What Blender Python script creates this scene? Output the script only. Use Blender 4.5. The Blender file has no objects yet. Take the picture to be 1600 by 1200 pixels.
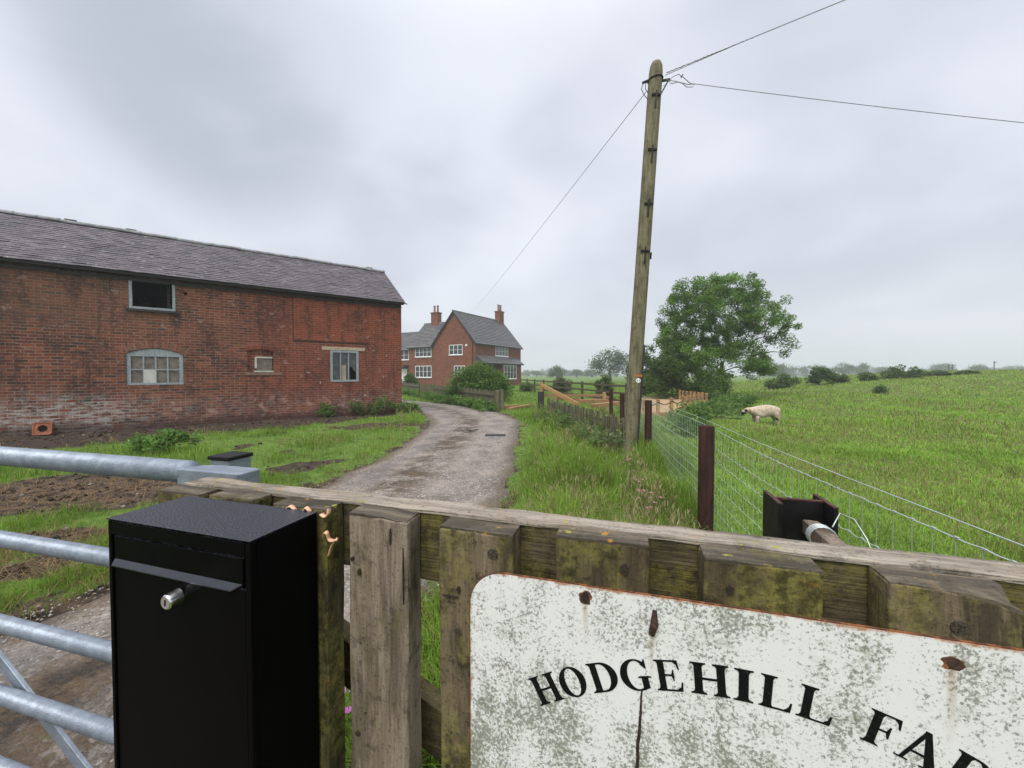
import bpy, bmesh, math, random
import numpy as np
from mathutils import Vector, Matrix, noise as mnoise

scene = bpy.context.scene
COL = scene.collection
R = math.radians
rng = np.random.default_rng(11)
random.seed(5)

# ------------------------------------------------------------------ camera, light, exposure
FOC = 605.0                       # focal length in px of the 1600 px wide photograph (13 mm phone lens)
PITCH = math.atan(15 / FOC)
EYE = np.array([0.0, 0.0, 1.5])
cd = bpy.data.cameras.new('camera'); cam = bpy.data.objects.new('camera', cd); COL.objects.link(cam)
cam.location = EYE; cam.rotation_euler = (R(90) - PITCH, 0, 0)
cd.sensor_width = 36; cd.lens = FOC / 1600 * 36; cd.clip_start = 0.02; cd.clip_end = 3000
scene.camera = cam
scene.render.resolution_x, scene.render.resolution_y = 1024, 768

SUN_EL, SUN_AZ = R(58), R(205)    # azimuth measured clockwise from +Y
world = bpy.data.worlds.new('World'); scene.world = world; world.use_nodes = True
sl = bpy.data.lights.new('sun', 'SUN'); sun = bpy.data.objects.new('sun', sl); COL.objects.link(sun)
sl.energy = 1.3; sl.angle = R(40); sl.color = (1, 0.97, 0.93)
sdir = Vector((math.sin(SUN_AZ) * math.cos(SUN_EL), math.cos(SUN_AZ) * math.cos(SUN_EL), math.sin(SUN_EL)))
sun.rotation_euler = sdir.to_track_quat('Z', 'Y').to_euler(); sun.location = (0, -20, 40)
scene.view_settings.view_transform = 'Standard'; scene.view_settings.look = 'None'
scene.view_settings.gamma = 1; scene.view_settings.exposure = 1.15
HAZE = 0.0015
scene.cycles.volume_bounces = 2; scene.cycles.max_bounces = 8
scene.cycles.use_denoising = True

# ------------------------------------------------------------------ node helpers
class NT:
    def __init__(s, nt): s.nt = nt; s.l = nt.links
    def n(s, t, ins=None, **props):
        nd = s.nt.nodes.new('ShaderNode' + t)
        for k, v in props.items(): setattr(nd, k, v)
        for k, v in (ins or {}).items(): s.set(nd.inputs[k], v)
        return nd
    def set(s, sock, v):
        if isinstance(v, bpy.types.NodeSocket): s.l.new(v, sock)
        else:
            if isinstance(v, (tuple, list)) and len(v) == 3 and sock.type == 'RGBA': v = (*v, 1)
            sock.default_value = v
    def math(s, op, a, b=0.0, c=0.0, clamp=False):
        nd = s.n('Math', {0: a, 1: b, 2: c}, operation=op); nd.use_clamp = clamp; return nd.outputs[0]
    def vmath(s, op, a, b=(0, 0, 0)):
        return s.n('VectorMath', {0: a, 1: b}, operation=op).outputs[0]
    def mix(s, f, a, b, mode='MIX'):
        nd = s.n('Mix', data_type='RGBA', blend_type=mode)
        s.set(nd.inputs[0], f); s.set(nd.inputs[6], a); s.set(nd.inputs[7], b); return nd.outputs[2]
    def noise(s, v, scale, detail=4, rough=0.55, dist=0.0):
        return s.n('TexNoise', {'Vector': v, 'Scale': scale, 'Detail': detail, 'Roughness': rough, 'Distortion': dist}).outputs['Fac']
    def ramp(s, f, lo, hi):        # smooth 0..1 between lo and hi
        return s.n('MapRange', {'Value': f, 'From Min': lo, 'From Max': hi}, interpolation_type='SMOOTHSTEP').outputs[0]
    def scale(s, v, sc): return s.n('Mapping', {'Vector': v, 'Scale': sc}).outputs[0]
    def bump(s, h, strength=0.3, dist=0.01): return s.n('Bump', {'Height': h, 'Strength': strength, 'Distance': dist}).outputs[0]
    def attr(s, name): return s.n('Attribute', attribute_name=name)
    def sep(s, v):
        nd = s.n('SeparateXYZ', {0: v}); return nd.outputs
    def obj(s): return s.n('TexCoord').outputs['Object']
    def uv(s): return s.n('TexCoord').outputs['UV']
    def rand(s): return s.n('ObjectInfo').outputs['Random']

def new_mat(name):
    m = bpy.data.materials.new(name); m.use_nodes = True
    g = NT(m.node_tree); b = m.node_tree.nodes['Principled BSDF']
    return m, g, b
def put(g, b, col=None, rough=None, metal=None, normal=None, spec=None):
    for k, v in (('Base Color', col), ('Roughness', rough), ('Metallic', metal), ('Normal', normal), ('Specular IOR Level', spec)):
        if v is not None: g.set(b.inputs[k], v)

# world: soft rain cloud over a weak clear-sky component
g = NT(world.node_tree); bgn = world.node_tree.nodes['Background']
dv = g.n('TexCoord').outputs['Generated']; dx, dy, dz = g.sep(dv)
zc = g.math('ADD', g.math('MAXIMUM', dz, 0.0), 0.32)
cv = g.n('CombineXYZ', {0: g.math('DIVIDE', dx, zc), 1: g.math('DIVIDE', dy, zc), 2: 0.0}).outputs[0]
n1 = g.noise(cv, 0.95, 4, 0.42, 0.4); n2 = g.noise(g.vmath('ADD', cv, (4.3, 1.7, 0)), 2.2, 4, 0.45, 0.3)
cl = g.math('ADD', g.math('MULTIPLY', n1, 0.72), g.math('MULTIPLY', n2, 0.28))
cl = g.ramp(cl, 0.36, 0.62)
cloud = g.mix(cl, (2.80, 2.95, 3.36), (3.92, 4.04, 4.42))
massd = g.n('VectorMath', {0: dv, 1: (-0.48, 0.69, 0.54)}, operation='DOT_PRODUCT').outputs['Value']
mass = g.ramp(g.math('ADD', massd, g.math('ADD', g.math('MULTIPLY', g.math('SUBTRACT', n1, 0.5), 0.10), g.math('MULTIPLY', g.math('SUBTRACT', n2, 0.5), 0.05))), 0.955, 0.992)
cloud = g.mix(g.math('MULTIPLY', mass, 0.8), cloud, (2.12, 2.30, 2.66))
glow_ = g.n('VectorMath', {0: dv, 1: (-0.20, 0.78, 0.59)}, operation='DOT_PRODUCT').outputs['Value']
cloud = g.mix(g.math('MULTIPLY', g.ramp(g.math('ADD', glow_, g.math('MULTIPLY', g.math('SUBTRACT', n2, 0.5), 0.2)), 0.93, 1.0), 0.5), cloud, (4.1, 4.28, 4.65))
low = g.ramp(dz, 0.30, 0.0)
cloud = g.mix(g.math('MULTIPLY', low, 0.75), cloud, (3.45, 3.62, 3.92))
cloud = g.mix(g.ramp(dz, 0.62, 0.95), cloud, (8.0, 8.1, 8.5))      # sky raised overhead, out of frame, to brighten the ground
sky = g.n('TexSky', sky_type='NISHITA'); sky.sun_disc = False; sky.sun_elevation = SUN_EL; sky.sun_rotation = SUN_AZ
sky.air_density = 1.5; sky.dust_density = 3
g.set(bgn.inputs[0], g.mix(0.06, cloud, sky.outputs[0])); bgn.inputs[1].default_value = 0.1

# ------------------------------------------------------------------ projection helpers (only to measure the place)
def ray(px, py):
    u = 600 - py; c, s = math.cos(PITCH), math.sin(PITCH)
    return np.array([px - 800, FOC * c + u * s, -FOC * s + u * c]) / FOC
def at(px, py, Y):
    d = ray(px, py); return EYE + d * (Y / d[1])
def gnd(px, py, z=0.0):
    d = ray(px, py); return EYE + d * ((z - 1.5) / d[2])

# ------------------------------------------------------------------ numpy noise and terrain
def vnoise(x, y, seed=0):
    x = np.asarray(x, float); y = np.asarray(y, float)
    xi = np.floor(x).astype(np.int64); yi = np.floor(y).astype(np.int64); fx = x - xi; fy = y - yi
    fx = fx * fx * (3 - 2 * fx); fy = fy * fy * (3 - 2 * fy)
    def h(a, b):
        v = (a * 374761393 + b * 668265263 + seed * 1442695041) & 0x7fffffff
        v = ((v ^ (v >> 13)) * 1274126177) & 0x7fffffff
        return ((v ^ (v >> 16)) & 0xffff) / 65535.0
    return (h(xi, yi) * (1 - fx) + h(xi + 1, yi) * fx) * (1 - fy) + (h(xi, yi + 1) * (1 - fx) + h(xi + 1, yi + 1) * fx) * fy
def fbm(x, y, seed=0, o=4):
    r = 0; a = 0.5
    for i in range(o): r = r + a * vnoise(x * 2 ** i, y * 2 ** i, seed + i * 7); a *= 0.5
    return r / (1 - 0.5 ** o)
def sst(a, b, x):
    t = np.clip((np.asarray(x, float) - a) / (b - a), 0, 1); return t * t * (3 - 2 * t)

LEFT = np.array([(-3.9, -6), (-3.35, 0), (-3.0, 2.23), (-2.78, 2.63), (-2.57, 5.15), (-2.31, 6.95), (-2.25, 9.5), (-2.75, 12.9), (-4.2, 16.6), (-6.6, 19.6), (-12, 22.6), (-20, 26)])
RIGHT = np.array([(-1.3, -6), (-1.1, 0), (-0.82, 2.2), (-0.36, 3.3), (-0.07, 4.39), (0.0, 6.69), (0.3, 10.5), (0.1, 13.6), (-0.75, 15.9), (-3.3, 19.6), (-9, 25), (-17, 31)])
def resample(P, n):
    d = np.r_[0, np.cumsum(np.hypot(*np.diff(P, axis=0).T))]; t = np.linspace(0, d[-1], n)
    Q = np.c_[np.interp(t, d, P[:, 0]), np.interp(t, d, P[:, 1])]
    for _ in range(6): Q[1:-1] = (Q[:-2] + 2 * Q[1:-1] + Q[2:]) / 4
    return Q
NR = 420
def smooth_pair(P, n):
    Q = resample(P, n)
    for _ in range(60): Q[1:-1] = (Q[:-2] + 2 * Q[1:-1] + Q[2:]) / 4
    return Q
RL, RR = smooth_pair(LEFT, NR), smooth_pair(RIGHT, NR)
ROADPOLY = np.r_[RL, RR[::-1]]
def seg_dist(x, y, P):
    best = np.full(np.shape(x), 1e9)
    for a, b in zip(P[:-1], P[1:]):
        d = b - a; t = np.clip(((x - a[0]) * d[0] + (y - a[1]) * d[1]) / (d @ d), 0, 1)
        best = np.minimum(best, np.hypot(x - a[0] - t * d[0], y - a[1] - t * d[1]))
    return best
def inside(x, y, P):
    r = np.zeros(np.shape(x), bool); j = len(P) - 1
    for i in range(len(P)):
        xi, yi = P[i]; xj, yj = P[j]
        if yi != yj:
            c = ((yi > y) != (yj > y)) & (x < (xj - xi) * (y - yi) / (yj - yi) + xi); r ^= c
        j = i
    return r
POLYC = np.r_[RL[::12], RR[::-12]]
def road_sd(x, y):                # negative inside the track
    x = np.asarray(x, float); y = np.asarray(y, float)
    d = np.minimum(seg_dist(x, y, RL[::12]), seg_dist(x, y, RR[::12]))
    return np.where(inside(x, y, POLYC), -d, d)
def height(x, y):
    x = np.asarray(x, float); y = np.asarray(y, float)
    f = np.clip((x - 15.5) * 0.062, 0, 2.6); f = np.where(x > 45, 1.83 + 0 * x, f)
    gy = sst(9, 33, y) * (1 - sst(38, 75, y))
    e = f * gy
    bank = sst(2.5, 7, x) * (1 - sst(40, 70, y))
    e = e + bank * (fbm(x * 0.35, y * 0.35, 3) - 0.5) * 0.30 + bank * (fbm(x * 1.3, y * 1.3, 9) - 0.5) * 0.10
    lv = (1 - sst(-3.6, -2.9, x)) * (1 - sst(16, 20, y))
    e = e + lv * (fbm(x * 0.9, y * 0.9, 5) - 0.5) * 0.10
    return e

# ------------------------------------------------------------------ mesh builder
class MB:
    def __init__(s): s.v = []; s.f = []; s.uv = []
    def add(s, verts, faces, uvs=None):
        o = len(s.v); s.v += [tuple(p) for p in verts]; s.f += [tuple(i + o for i in f) for f in faces]
        for k, f in enumerate(faces): s.uv.append(uvs[k] if uvs else [(0, 0)] * len(f))
        return s
    def box(s, x0, x1, y0, y1, z0, z1, M=None):
        v = [Vector(p) for p in ((x0, y0, z0), (x1, y0, z0), (x1, y1, z0), (x0, y1, z0), (x0, y0, z1), (x1, y0, z1), (x1, y1, z1), (x0, y1, z1))]
        ux = [[(p[0], p[2]) for p in v]]
        f = [(0, 3, 2, 1), (4, 5, 6, 7), (0, 1, 5, 4), (1, 2, 6, 5), (2, 3, 7, 6), (3, 0, 4, 7)]
        uv = []
        for k, q in enumerate(f):
            ax = (0, 1) if k < 2 else ((0, 2) if k in (2, 4) else (1, 2))
            uv.append([(v[i][ax[0]], v[i][ax[1]]) for i in q])
        if M is not None: v = [M @ p for p in v]
        return s.add(v, f, uv)
    def beam(s, a, b, w, h):       # box between two points, w horizontal, h vertical-ish
        a, b = Vector(a), Vector(b); L = (b - a).length
        q = (b - a).to_track_quat('X', 'Z').to_matrix().to_4x4(); q.translation = a
        return s.box(0, L, -w / 2, w / 2, -h / 2, h / 2, q)
    def tube(s, pts, r, n=8, cap=True):
        pts = [Vector(p) for p in pts]; rs = r if isinstance(r, (list, tuple)) else [r] * len(pts)
        rings = []; up = None
        for i, p in enumerate(pts):
            d = (pts[min(i + 1, len(pts) - 1)] - pts[max(i - 1, 0)]).normalized()
            if up is None: up = Vector((0, 0, 1)) if abs(d.z) < 0.9 else Vector((1, 0, 0))
            a = d.cross(up).normalized(); up = a.cross(d).normalized()
            rings.append([p + (a * math.cos(2 * math.pi * k / n) + up * math.sin(2 * math.pi * k / n)) * rs[i] for k in range(n)])
        v = [q for ring in rings for q in ring]; f = []
        for i in range(len(pts) - 1):
            for k in range(n): f.append((i * n + k, i * n + (k + 1) % n, (i + 1) * n + (k + 1) % n, (i + 1) * n + k))
        if cap: f.append(tuple(range(n))[::-1]); f.append(tuple((len(pts) - 1) * n + k for k in range(n)))
        return s.add(v, f)
    def prism(s, poly, y0, y1):    # poly in x,z; extruded along y
        n = len(poly); v = [(p[0], y0, p[1]) for p in poly] + [(p[0], y1, p[1]) for p in poly]
        f = [tuple(range(n)), tuple(range(2 * n - 1, n - 1, -1))] + [(i, i + n, (i + 1) % n + n, (i + 1) % n) for i in range(n)]
        uv = [[(v[i][0], v[i][2]) for i in q] for q in f]
        return s.add(v, f, uv)
    def build(s, name, mat, parent=None, loc=None, rz=0.0, smooth=False, bevel=0.0, recalc=True):
        me = bpy.data.meshes.new(name); me.from_pydata(s.v, [], s.f)
        ul = me.uv_layers.new(name='UVMap')
        flat = [c for u in s.uv for q in u for c in q]
        if len(flat) == 2 * len(me.loops): ul.data.foreach_set('uv', flat)
        if recalc:
            bm = bmesh.new(); bm.from_mesh(me); bmesh.ops.recalc_face_normals(bm, faces=bm.faces); bm.to_mesh(me); bm.free()
        return finish(name, me, mat, parent, loc, rz, smooth, bevel)
def finish(name, me, mat, parent=None, loc=None, rz=0.0, smooth=False, bevel=0.0):
    if mat: me.materials.append(mat)
    if smooth: me.polygons.foreach_set('use_smooth', [True] * len(me.polygons))
    o = bpy.data.objects.new(name, me); COL.objects.link(o)
    if parent is not None: o.parent = parent
    if loc is not None: o.location = loc
    o.rotation_euler.z = rz
    if bevel:
        b = o.modifiers.new('bevel', 'BEVEL'); b.width = bevel; b.segments = 2; b.limit_method = 'ANGLE'; b.angle_limit = R(40); b.harden_normals = smooth
    return o
def tag(o, label=None, cat=None, group=None, kind=None):
    for k, v in (('label', label), ('category', cat), ('group', group), ('kind', kind)):
        if v: o[k] = v
    return o
def thing(name, label, cat, loc=(0, 0, 0), rz=0.0, group=None):
    o = bpy.data.objects.new(name, None); COL.objects.link(o); o.location = loc; o.rotation_euler.z = rz; o.empty_display_size = 0.2
    return tag(o, label, cat, group)
def copy_tree(o, parent=None):
    c = o.copy(); COL.objects.link(c)
    if parent is not None: c.parent = parent
    for ch in [x for x in bpy.data.objects if x.parent == o]: copy_tree(ch, c)
    return c
def big_mesh(name, V, loops, starts, totals, mat, cols=None, parent=None, smooth=False):
    me = bpy.data.meshes.new(name); me.vertices.add(len(V)); me.vertices.foreach_set('co', np.asarray(V, np.float32).ravel())
    me.loops.add(len(loops)); me.loops.foreach_set('vertex_index', np.asarray(loops, np.int32))
    me.polygons.add(len(starts)); me.polygons.foreach_set('loop_start', np.asarray(starts, np.int32))
    me.polygons.foreach_set('loop_total', np.asarray(totals, np.int32))
    me.update(calc_edges=True)
    if cols is not None:
        a = me.color_attributes.new('Col', 'FLOAT_COLOR', 'POINT')
        a.data.foreach_set('color', np.c_[cols, np.ones(len(cols))].astype(np.float32).ravel())
    return finish(name, me, mat, parent, smooth=smooth)

# ------------------------------------------------------------------ materials
def wood_mat(name, axis, base_a, base_b, green=0.5, lichen=0.0, rough=0.85, bump=0.5, pale=0.0, stain=0.5, moss=((0.028, 0.026, 0.006), (0.145, 0.125, 0.022))):
    m, g, b = new_mat(name); o = g.obj(); r = g.rand()
    o = g.vmath('ADD', o, g.n('CombineXYZ', {0: g.math('MULTIPLY', r, 17.0), 1: g.math('MULTIPLY', r, 9.0), 2: g.math('MULTIPLY', r, 5.0)}).outputs[0])
    k = {'x': (2.2, 45, 45), 'z': (45, 45, 2.2)}[axis]; kf = {'x': (10, 220, 220), 'z': (220, 220, 10)}[axis]
    gr = g.noise(g.scale(o, k), 1.0, 5, 0.6, 0.8); fine = g.noise(g.scale(o, kf), 1.0, 3, 0.6, 0.3)
    col = g.mix(g.ramp(gr, 0.3, 0.72), base_a, base_b)
    col = g.mix(g.math('MULTIPLY', g.ramp(fine, 0.48, 0.66), 0.38), col, tuple(c * 0.42 for c in base_a))
    stn = g.noise(g.scale(o, (16, 16, 2.6) if axis == 'z' else (2.6, 16, 16)), 1.0, 5, 0.65, 0.6)
    col = g.mix(g.math('MULTIPLY', g.ramp(stn, 0.47, 0.62), stain), col, tuple(c * 0.28 for c in base_a))
    blot = g.noise(o, 9.0, 5, 0.65)
    col = g.mix(g.math('MULTIPLY', g.ramp(blot, 0.52, 0.72), 0.75), col, tuple(c * 0.35 for c in base_a))
    if pale: col = g.mix(g.math('MULTIPLY', g.ramp(g.noise(g.scale(o, k), 0.6, 3), 0.5, 0.66), pale), col, (0.36, 0.32, 0.26))
    gm = g.noise(g.scale(o, (1, 1, 0.45) if axis == 'z' else (0.45, 1, 1)), 14.0, 6, 0.7)
    col = g.mix(g.math('MULTIPLY', g.ramp(gm, 0.62 - 0.28 * green, 0.74 - 0.18 * green), min(0.85, green)), col, g.mix(g.ramp(g.noise(o, 40, 5, 0.75), 0.38, 0.62), moss[0], moss[1]))
    col = g.mix(g.math('MULTIPLY', g.ramp(g.noise(o, 26.0, 6, 0.75), 0.54, 0.64), stain * 0.8), col, (0.016, 0.014, 0.008))
    speck = g.noise(o, 190.0, 2, 0.5)
    if lichen:
        lm = g.math('MULTIPLY', g.ramp(g.noise(o, 22.0, 5, 0.7), 0.60, 0.66), lichen)
        col = g.mix(lm, col, g.mix(g.ramp(g.noise(o, 5.0, 2), 0.47, 0.55), (0.42, 0.19, 0.015), (0.30, 0.28, 0.04)))
    col = g.mix(g.math('MULTIPLY', g.ramp(speck, 0.60, 0.70), 0.5), col, (0.02, 0.018, 0.012))
    h = g.math('ADD', g.math('MULTIPLY', gr, 0.6), g.math('ADD', g.math('MULTIPLY', fine, 0.5), g.math('MULTIPLY', speck, 0.2)))
    put(g, b, col, rough, 0, g.bump(h, bump, 0.006), 0.3)
    return m
def simple(name, col, rough=0.6, metal=0.0, nscale=0, amount=0.25, bump=0.0, spec=0.5):
    m, g, b = new_mat(name)
    if nscale:
        n = g.noise(g.obj(), nscale, 5, 0.6)
        c = g.mix(g.ramp(n, 0.3, 0.7), tuple(x * (1 - amount) for x in col), tuple(min(1, x * (1 + amount)) for x in col))
        put(g, b, c, rough, metal, g.bump(n, bump, 0.01) if bump else None, spec)
    else: put(g, b, col, rough, metal, None, spec)
    return m

def brick_mat(name, c1, c2, mortar, barn=False, bw=0.235, rh=0.078):
    m, g, b = new_mat(name); uv = g.uv(); u, v, _ = g.sep(uv)
    wob = g.n('TexNoise', {'Vector': uv, 'Scale': 1.3, 'Detail': 3})
    uvw = g.vmath('ADD', uv, g.n('VectorMath', {0: g.vmath('SUBTRACT', wob.outputs['Color'], (0.5, 0.5, 0.5)), 1: (0.02, 0.035, 0)}, operation='MULTIPLY').outputs[0])
    t = g.n('TexBrick', {'Vector': uvw, 'Color1': c1, 'Color2': c2, 'Mortar': mortar, 'Scale': 1.0, 'Mortar Size': 0.010, 'Mortar Smooth': 0.3, 'Bias': -0.1, 'Brick Width': bw, 'Row Height': rh})
    t.offset = 0.5
    cell = g.n('TexBrick', {'Vector': uvw, 'Color1': (0, 0, 0), 'Color2': (1, 1, 1), 'Mortar': (0.5, 0.5, 0.5), 'Scale': 1.0, 'Mortar Size': 0.0, 'Brick Width': bw, 'Row Height': rh})
    cr_ = g.sep(cell.outputs[0])[0]
    bf = g.math('SUBTRACT', 1.0, t.outputs['Fac'])
    col = g.mix(g.math('MULTIPLY', bf, g.ramp(g.noise(uv, 7, 5, 0.75), 0.38, 0.64)), t.outputs[0], (0.245, 0.068, 0.032))
    col = g.mix(g.math('MULTIPLY', bf, g.math('MULTIPLY', g.ramp(cr_, 0.30, 0.02), 0.6)), col, (0.30, 0.105, 0.052))
    col = g.mix(g.math('MULTIPLY', g.ramp(g.noise(uv, 24, 4, 0.7), 0.52, 0.66), 0.45), col, (0.06, 0.032, 0.026))
    dark = g.math('MULTIPLY', bf, g.math('MULTIPLY', g.math('MULTIPLY', g.ramp(cr_, 0.60, 1.0), g.ramp(g.noise(uv, 1.7, 4, 0.65), 0.35, 0.60)), 0.8))
    col = g.mix(dark, col, (0.045, 0.028, 0.026))
    big = g.noise(uv, 0.55, 5, 0.6)
    col = g.mix(g.math('MULTIPLY', g.ramp(big, 0.45, 0.66), 0.6), col, g.mix(0.5, col, (0.07, 0.042, 0.034)))
    fac = t.outputs['Fac']
    if barn:
        nz = g.noise(uv, 2.2, 6, 0.65); nf = g.noise(uv, 13.0, 4, 0.6)
        # newer orange brick infill of the old loft door, top right
        inf = g.math('MULTIPLY', g.math('GREATER_THAN', u, -3.69), g.math('GREATER_THAN', v, 2.62))
        col = g.mix(g.math('MULTIPLY', inf, g.math('ADD', 0.14, g.math('MULTIPLY', g.ramp(nf, 0.4, 0.65), 0.25))), col, (0.34, 0.090, 0.028))
        rl = g.ramp(g.math('ADD', u, g.math('MULTIPLY', nz, 1.2)), -5.2, -3.2)
        col = g.mix(g.math('MULTIPLY', rl, 0.42), col, (0.24, 0.055, 0.027))
        seam = g.math('MULTIPLY', g.math('LESS_THAN', g.math('ABSOLUTE', g.math('ADD', u, 3.69)), 0.013), g.math('GREATER_THAN', v, 2.62))
        seam2 = g.math('MULTIPLY', g.math('LESS_THAN', g.math('ABSOLUTE', g.math('SUBTRACT', v, 2.62)), g.math('ADD', 0.012, g.math('MULTIPLY', nf, 0.05))), g.math('GREATER_THAN', u, -3.69))
        seam2 = g.math('MULTIPLY', seam2, g.ramp(u, -0.9, -1.5))
        col = g.mix(g.math('MULTIPLY', g.math('MAXIMUM', seam, seam2), 0.85), col, (0.02, 0.014, 0.012))
        # brown old masonry on the left upper wall
        lf = g.ramp(g.math('ADD', u, g.math('MULTIPLY', nz, 3.0)), -3.8, -7.0)
        up = g.ramp(v, 2.3, 3.1)
        col = g.mix(g.math('MULTIPLY', g.math('MULTIPLY', lf, up), 0.45), col, (0.16, 0.088, 0.055))
        sb_ = g.math('MULTIPLY', g.ramp(g.noise(uvw, 1.0, 6, 0.72), 0.48, 0.62), g.ramp(g.noise(uv, 8, 4, 0.7), 0.36, 0.56))
        col = g.mix(g.math('MULTIPLY', sb_, 0.62), col, (0.038, 0.025, 0.022))
        # darker band under the eaves
        eave = g.ramp(g.math('ADD', v, g.math('MULTIPLY', g.math('SUBTRACT', nz, 0.5), 0.5)), 3.95, 4.2)
        col = g.mix(g.math('MULTIPLY', eave, 0.8), col, (0.018, 0.014, 0.013))
        # soot column at far left
        sl_ = g.math('MULTIPLY', g.ramp(g.math('ADD', u, g.math('MULTIPLY', nz, 0.6)), -9.2, -9.9), g.ramp(v, 0.9, 1.5))
        col = g.mix(g.math('MULTIPLY', sl_, 0.75), col, (0.02, 0.016, 0.016))
        vs_ = g.noise(g.scale(uv, (3.2, 0.5, 1)), 1.0, 5, 0.65)
        col = g.mix(g.math('MULTIPLY', g.math('MULTIPLY', g.ramp(vs_, 0.52, 0.62), g.ramp(nf, 0.36, 0.56)), 0.6), col, (0.035, 0.022, 0.019))
        pb_ = g.math('MULTIPLY', g.ramp(g.noise(uvw, 5.0, 3, 0.6), 0.60, 0.66), g.ramp(nz, 0.45, 0.6))
        col = g.mix(g.math('MULTIPLY', pb_, 0.5), col, (0.33, 0.25, 0.20))
        # lime bloom low down, strongest at the left
        lw = g.ramp(g.math('ADD', v, g.math('MULTIPLY', nz, 1.1)), 1.75, 1.05)
        lw = g.math('MULTIPLY', lw, g.math('ADD', g.math('MULTIPLY', g.ramp(g.noise(g.scale(uvw, (4.0, 12.8, 1)), 1.0, 6, 0.75), 0.44, 0.60), 0.75), g.math('MULTIPLY', fac, 0.35), clamp=True))
        lw = g.math('MULTIPLY', lw, g.math('ADD', 0.24, g.math('MULTIPLY', g.ramp(u, -6.6, -8.6), 0.9)))
        col = g.mix(lw, col, (0.42, 0.40, 0.37))
        rb = g.math('MULTIPLY', g.math('MULTIPLY', g.ramp(g.noise(uv, 3.2, 3), 0.56, 0.68), g.ramp(v, 1.1, 0.5)), 0.55)
        col = g.mix(rb, col, (0.42, 0.30, 0.24))
        wh = g.math('MULTIPLY', g.ramp(g.noise(uvw, 6.0, 2), 0.68, 0.72), g.math('MULTIPLY', g.ramp(u, -3.9, -3.4), g.ramp(v, 2.55, 2.4)))
        col = g.mix(g.math('MULTIPLY', wh, 0.7), col, (0.5, 0.44, 0.40))
        # damp foot
        col = g.mix(g.math('MULTIPLY', g.ramp(g.math('ADD', v, g.math('MULTIPLY', nz, 0.5)), 0.62, 0.3), 0.75), col, (0.035, 0.022, 0.016))
    h = g.math('ADD', g.math('MULTIPLY', fac, -1.0), g.math('MULTIPLY', g.noise(uv, 30, 4, 0.7), 0.7))
    put(g, b, col, 0.85, 0, g.bump(h, 0.8, 0.012), 0.25)
    return m

def slate_mat(name, c1, c2, lich):
    m, g, b = new_mat(name); c = g.attr('Col').outputs['Color']; o = g.obj(); f = g.sep(c)[0]
    col = g.mix(f, c1, c2)
    col = g.mix(g.math('MULTIPLY', g.ramp(g.noise(o, 7, 6, 0.75), 0.56, 0.68), lich), col, (0.36, 0.34, 0.34))
    col = g.mix(g.math('MULTIPLY', g.ramp(g.noise(o, 1.1, 4, 0.6), 0.5, 0.7), 0.5), col, tuple(x * 0.45 for x in c1))
    put(g, b, col, g.math('ADD', 0.35, g.math('MULTIPLY', f, 0.25)), 0, g.bump(g.noise(o, 40, 4), 0.35, 0.01), 0.5)
    return m

def leaf_mat(name, tint=(1, 1, 1), trans=0.35, rough=0.5):
    m, g, b = new_mat(name); c = g.attr('Col').outputs['Color']
    c = g.mix(1.0, c, tint, 'MULTIPLY')
    put(g, b, c, 0.6, 0, None, 0.15)
    tr = g.n('BsdfTranslucent', {'Color': g.mix(1.0, c, (1.25, 1.3, 0.7), 'MULTIPLY')})
    mx = g.n('MixShader', {0: trans, 1: b.outputs[0], 2: tr.outputs[0]})
    out = m.node_tree.nodes['Material Output']; g.l.new(mx.outputs[0], out.inputs[0])
    return m

M = {}
M['picket'] = wood_mat('weathered_timber', 'z', (0.120, 0.088, 0.052), (0.215, 0.165, 0.108), green=0.75, bump=1.0, stain=0.85, moss=((0.05, 0.045, 0.010), (0.21, 0.185, 0.05)))
M['picket_grey'] = wood_mat('grey_timber', 'z', (0.185, 0.138, 0.098), (0.31, 0.25, 0.195), green=0.36, bump=1.0, stain=0.6)
M['picket_dark'] = wood_mat('mossy_timber', 'z', (0.058, 0.042, 0.024), (0.12, 0.092, 0.050), green=0.9, lichen=0.25, bump=1.0, stain=0.9, moss=((0.045, 0.040, 0.008), (0.20, 0.175, 0.045)))
M['end_grain'] = wood_mat('end_grain_timber', 'x', (0.075, 0.062, 0.046), (0.17, 0.14, 0.10), green=0.45, lichen=0.9, bump=1.0, stain=0.6)
M['rail'] = wood_mat('rail_timber', 'x', (0.085, 0.066, 0.036), (0.155, 0.125, 0.07), green=0.8, lichen=0.0, bump=0.8, stain=0.6)
M['rail_top'] = wood_mat('rail_top_timber', 'x', (0.20, 0.162, 0.118), (0.38, 0.335, 0.275), green=0.2, lichen=0.9, bump=1.2, pale=0.45, stain=0.5)
M['pole'] = wood_mat('pole_timber', 'z', (0.135, 0.120, 0.068), (0.25, 0.225, 0.140), green=0.35, bump=0.6, stain=0.4)
M['paling'] = wood_mat('old_paling_timber', 'z', (0.115, 0.108, 0.062), (0.20, 0.19, 0.118), green=0.35)
M['red_post'] = wood_mat('brown_stained_post', 'z', (0.022, 0.0085, 0.006), (0.058, 0.021, 0.014), green=0.05, bump=0.4)
M['new_wood'] = wood_mat('new_orange_timber', 'z', (0.36, 0.21, 0.080), (0.48, 0.30, 0.13), green=0.0, bump=0.2, stain=0.1)
M['sleeper'] = wood_mat('new_sleeper_timber', 'x', (0.27, 0.155, 0.068), (0.40, 0.245, 0.115), green=0.0, bump=0.2, stain=0.1)
M['old_rail'] = wood_mat('dark_rail_timber', 'x', (0.085, 0.070, 0.048), (0.13, 0.11, 0.078), green=0.3, bump=0.3)
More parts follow.
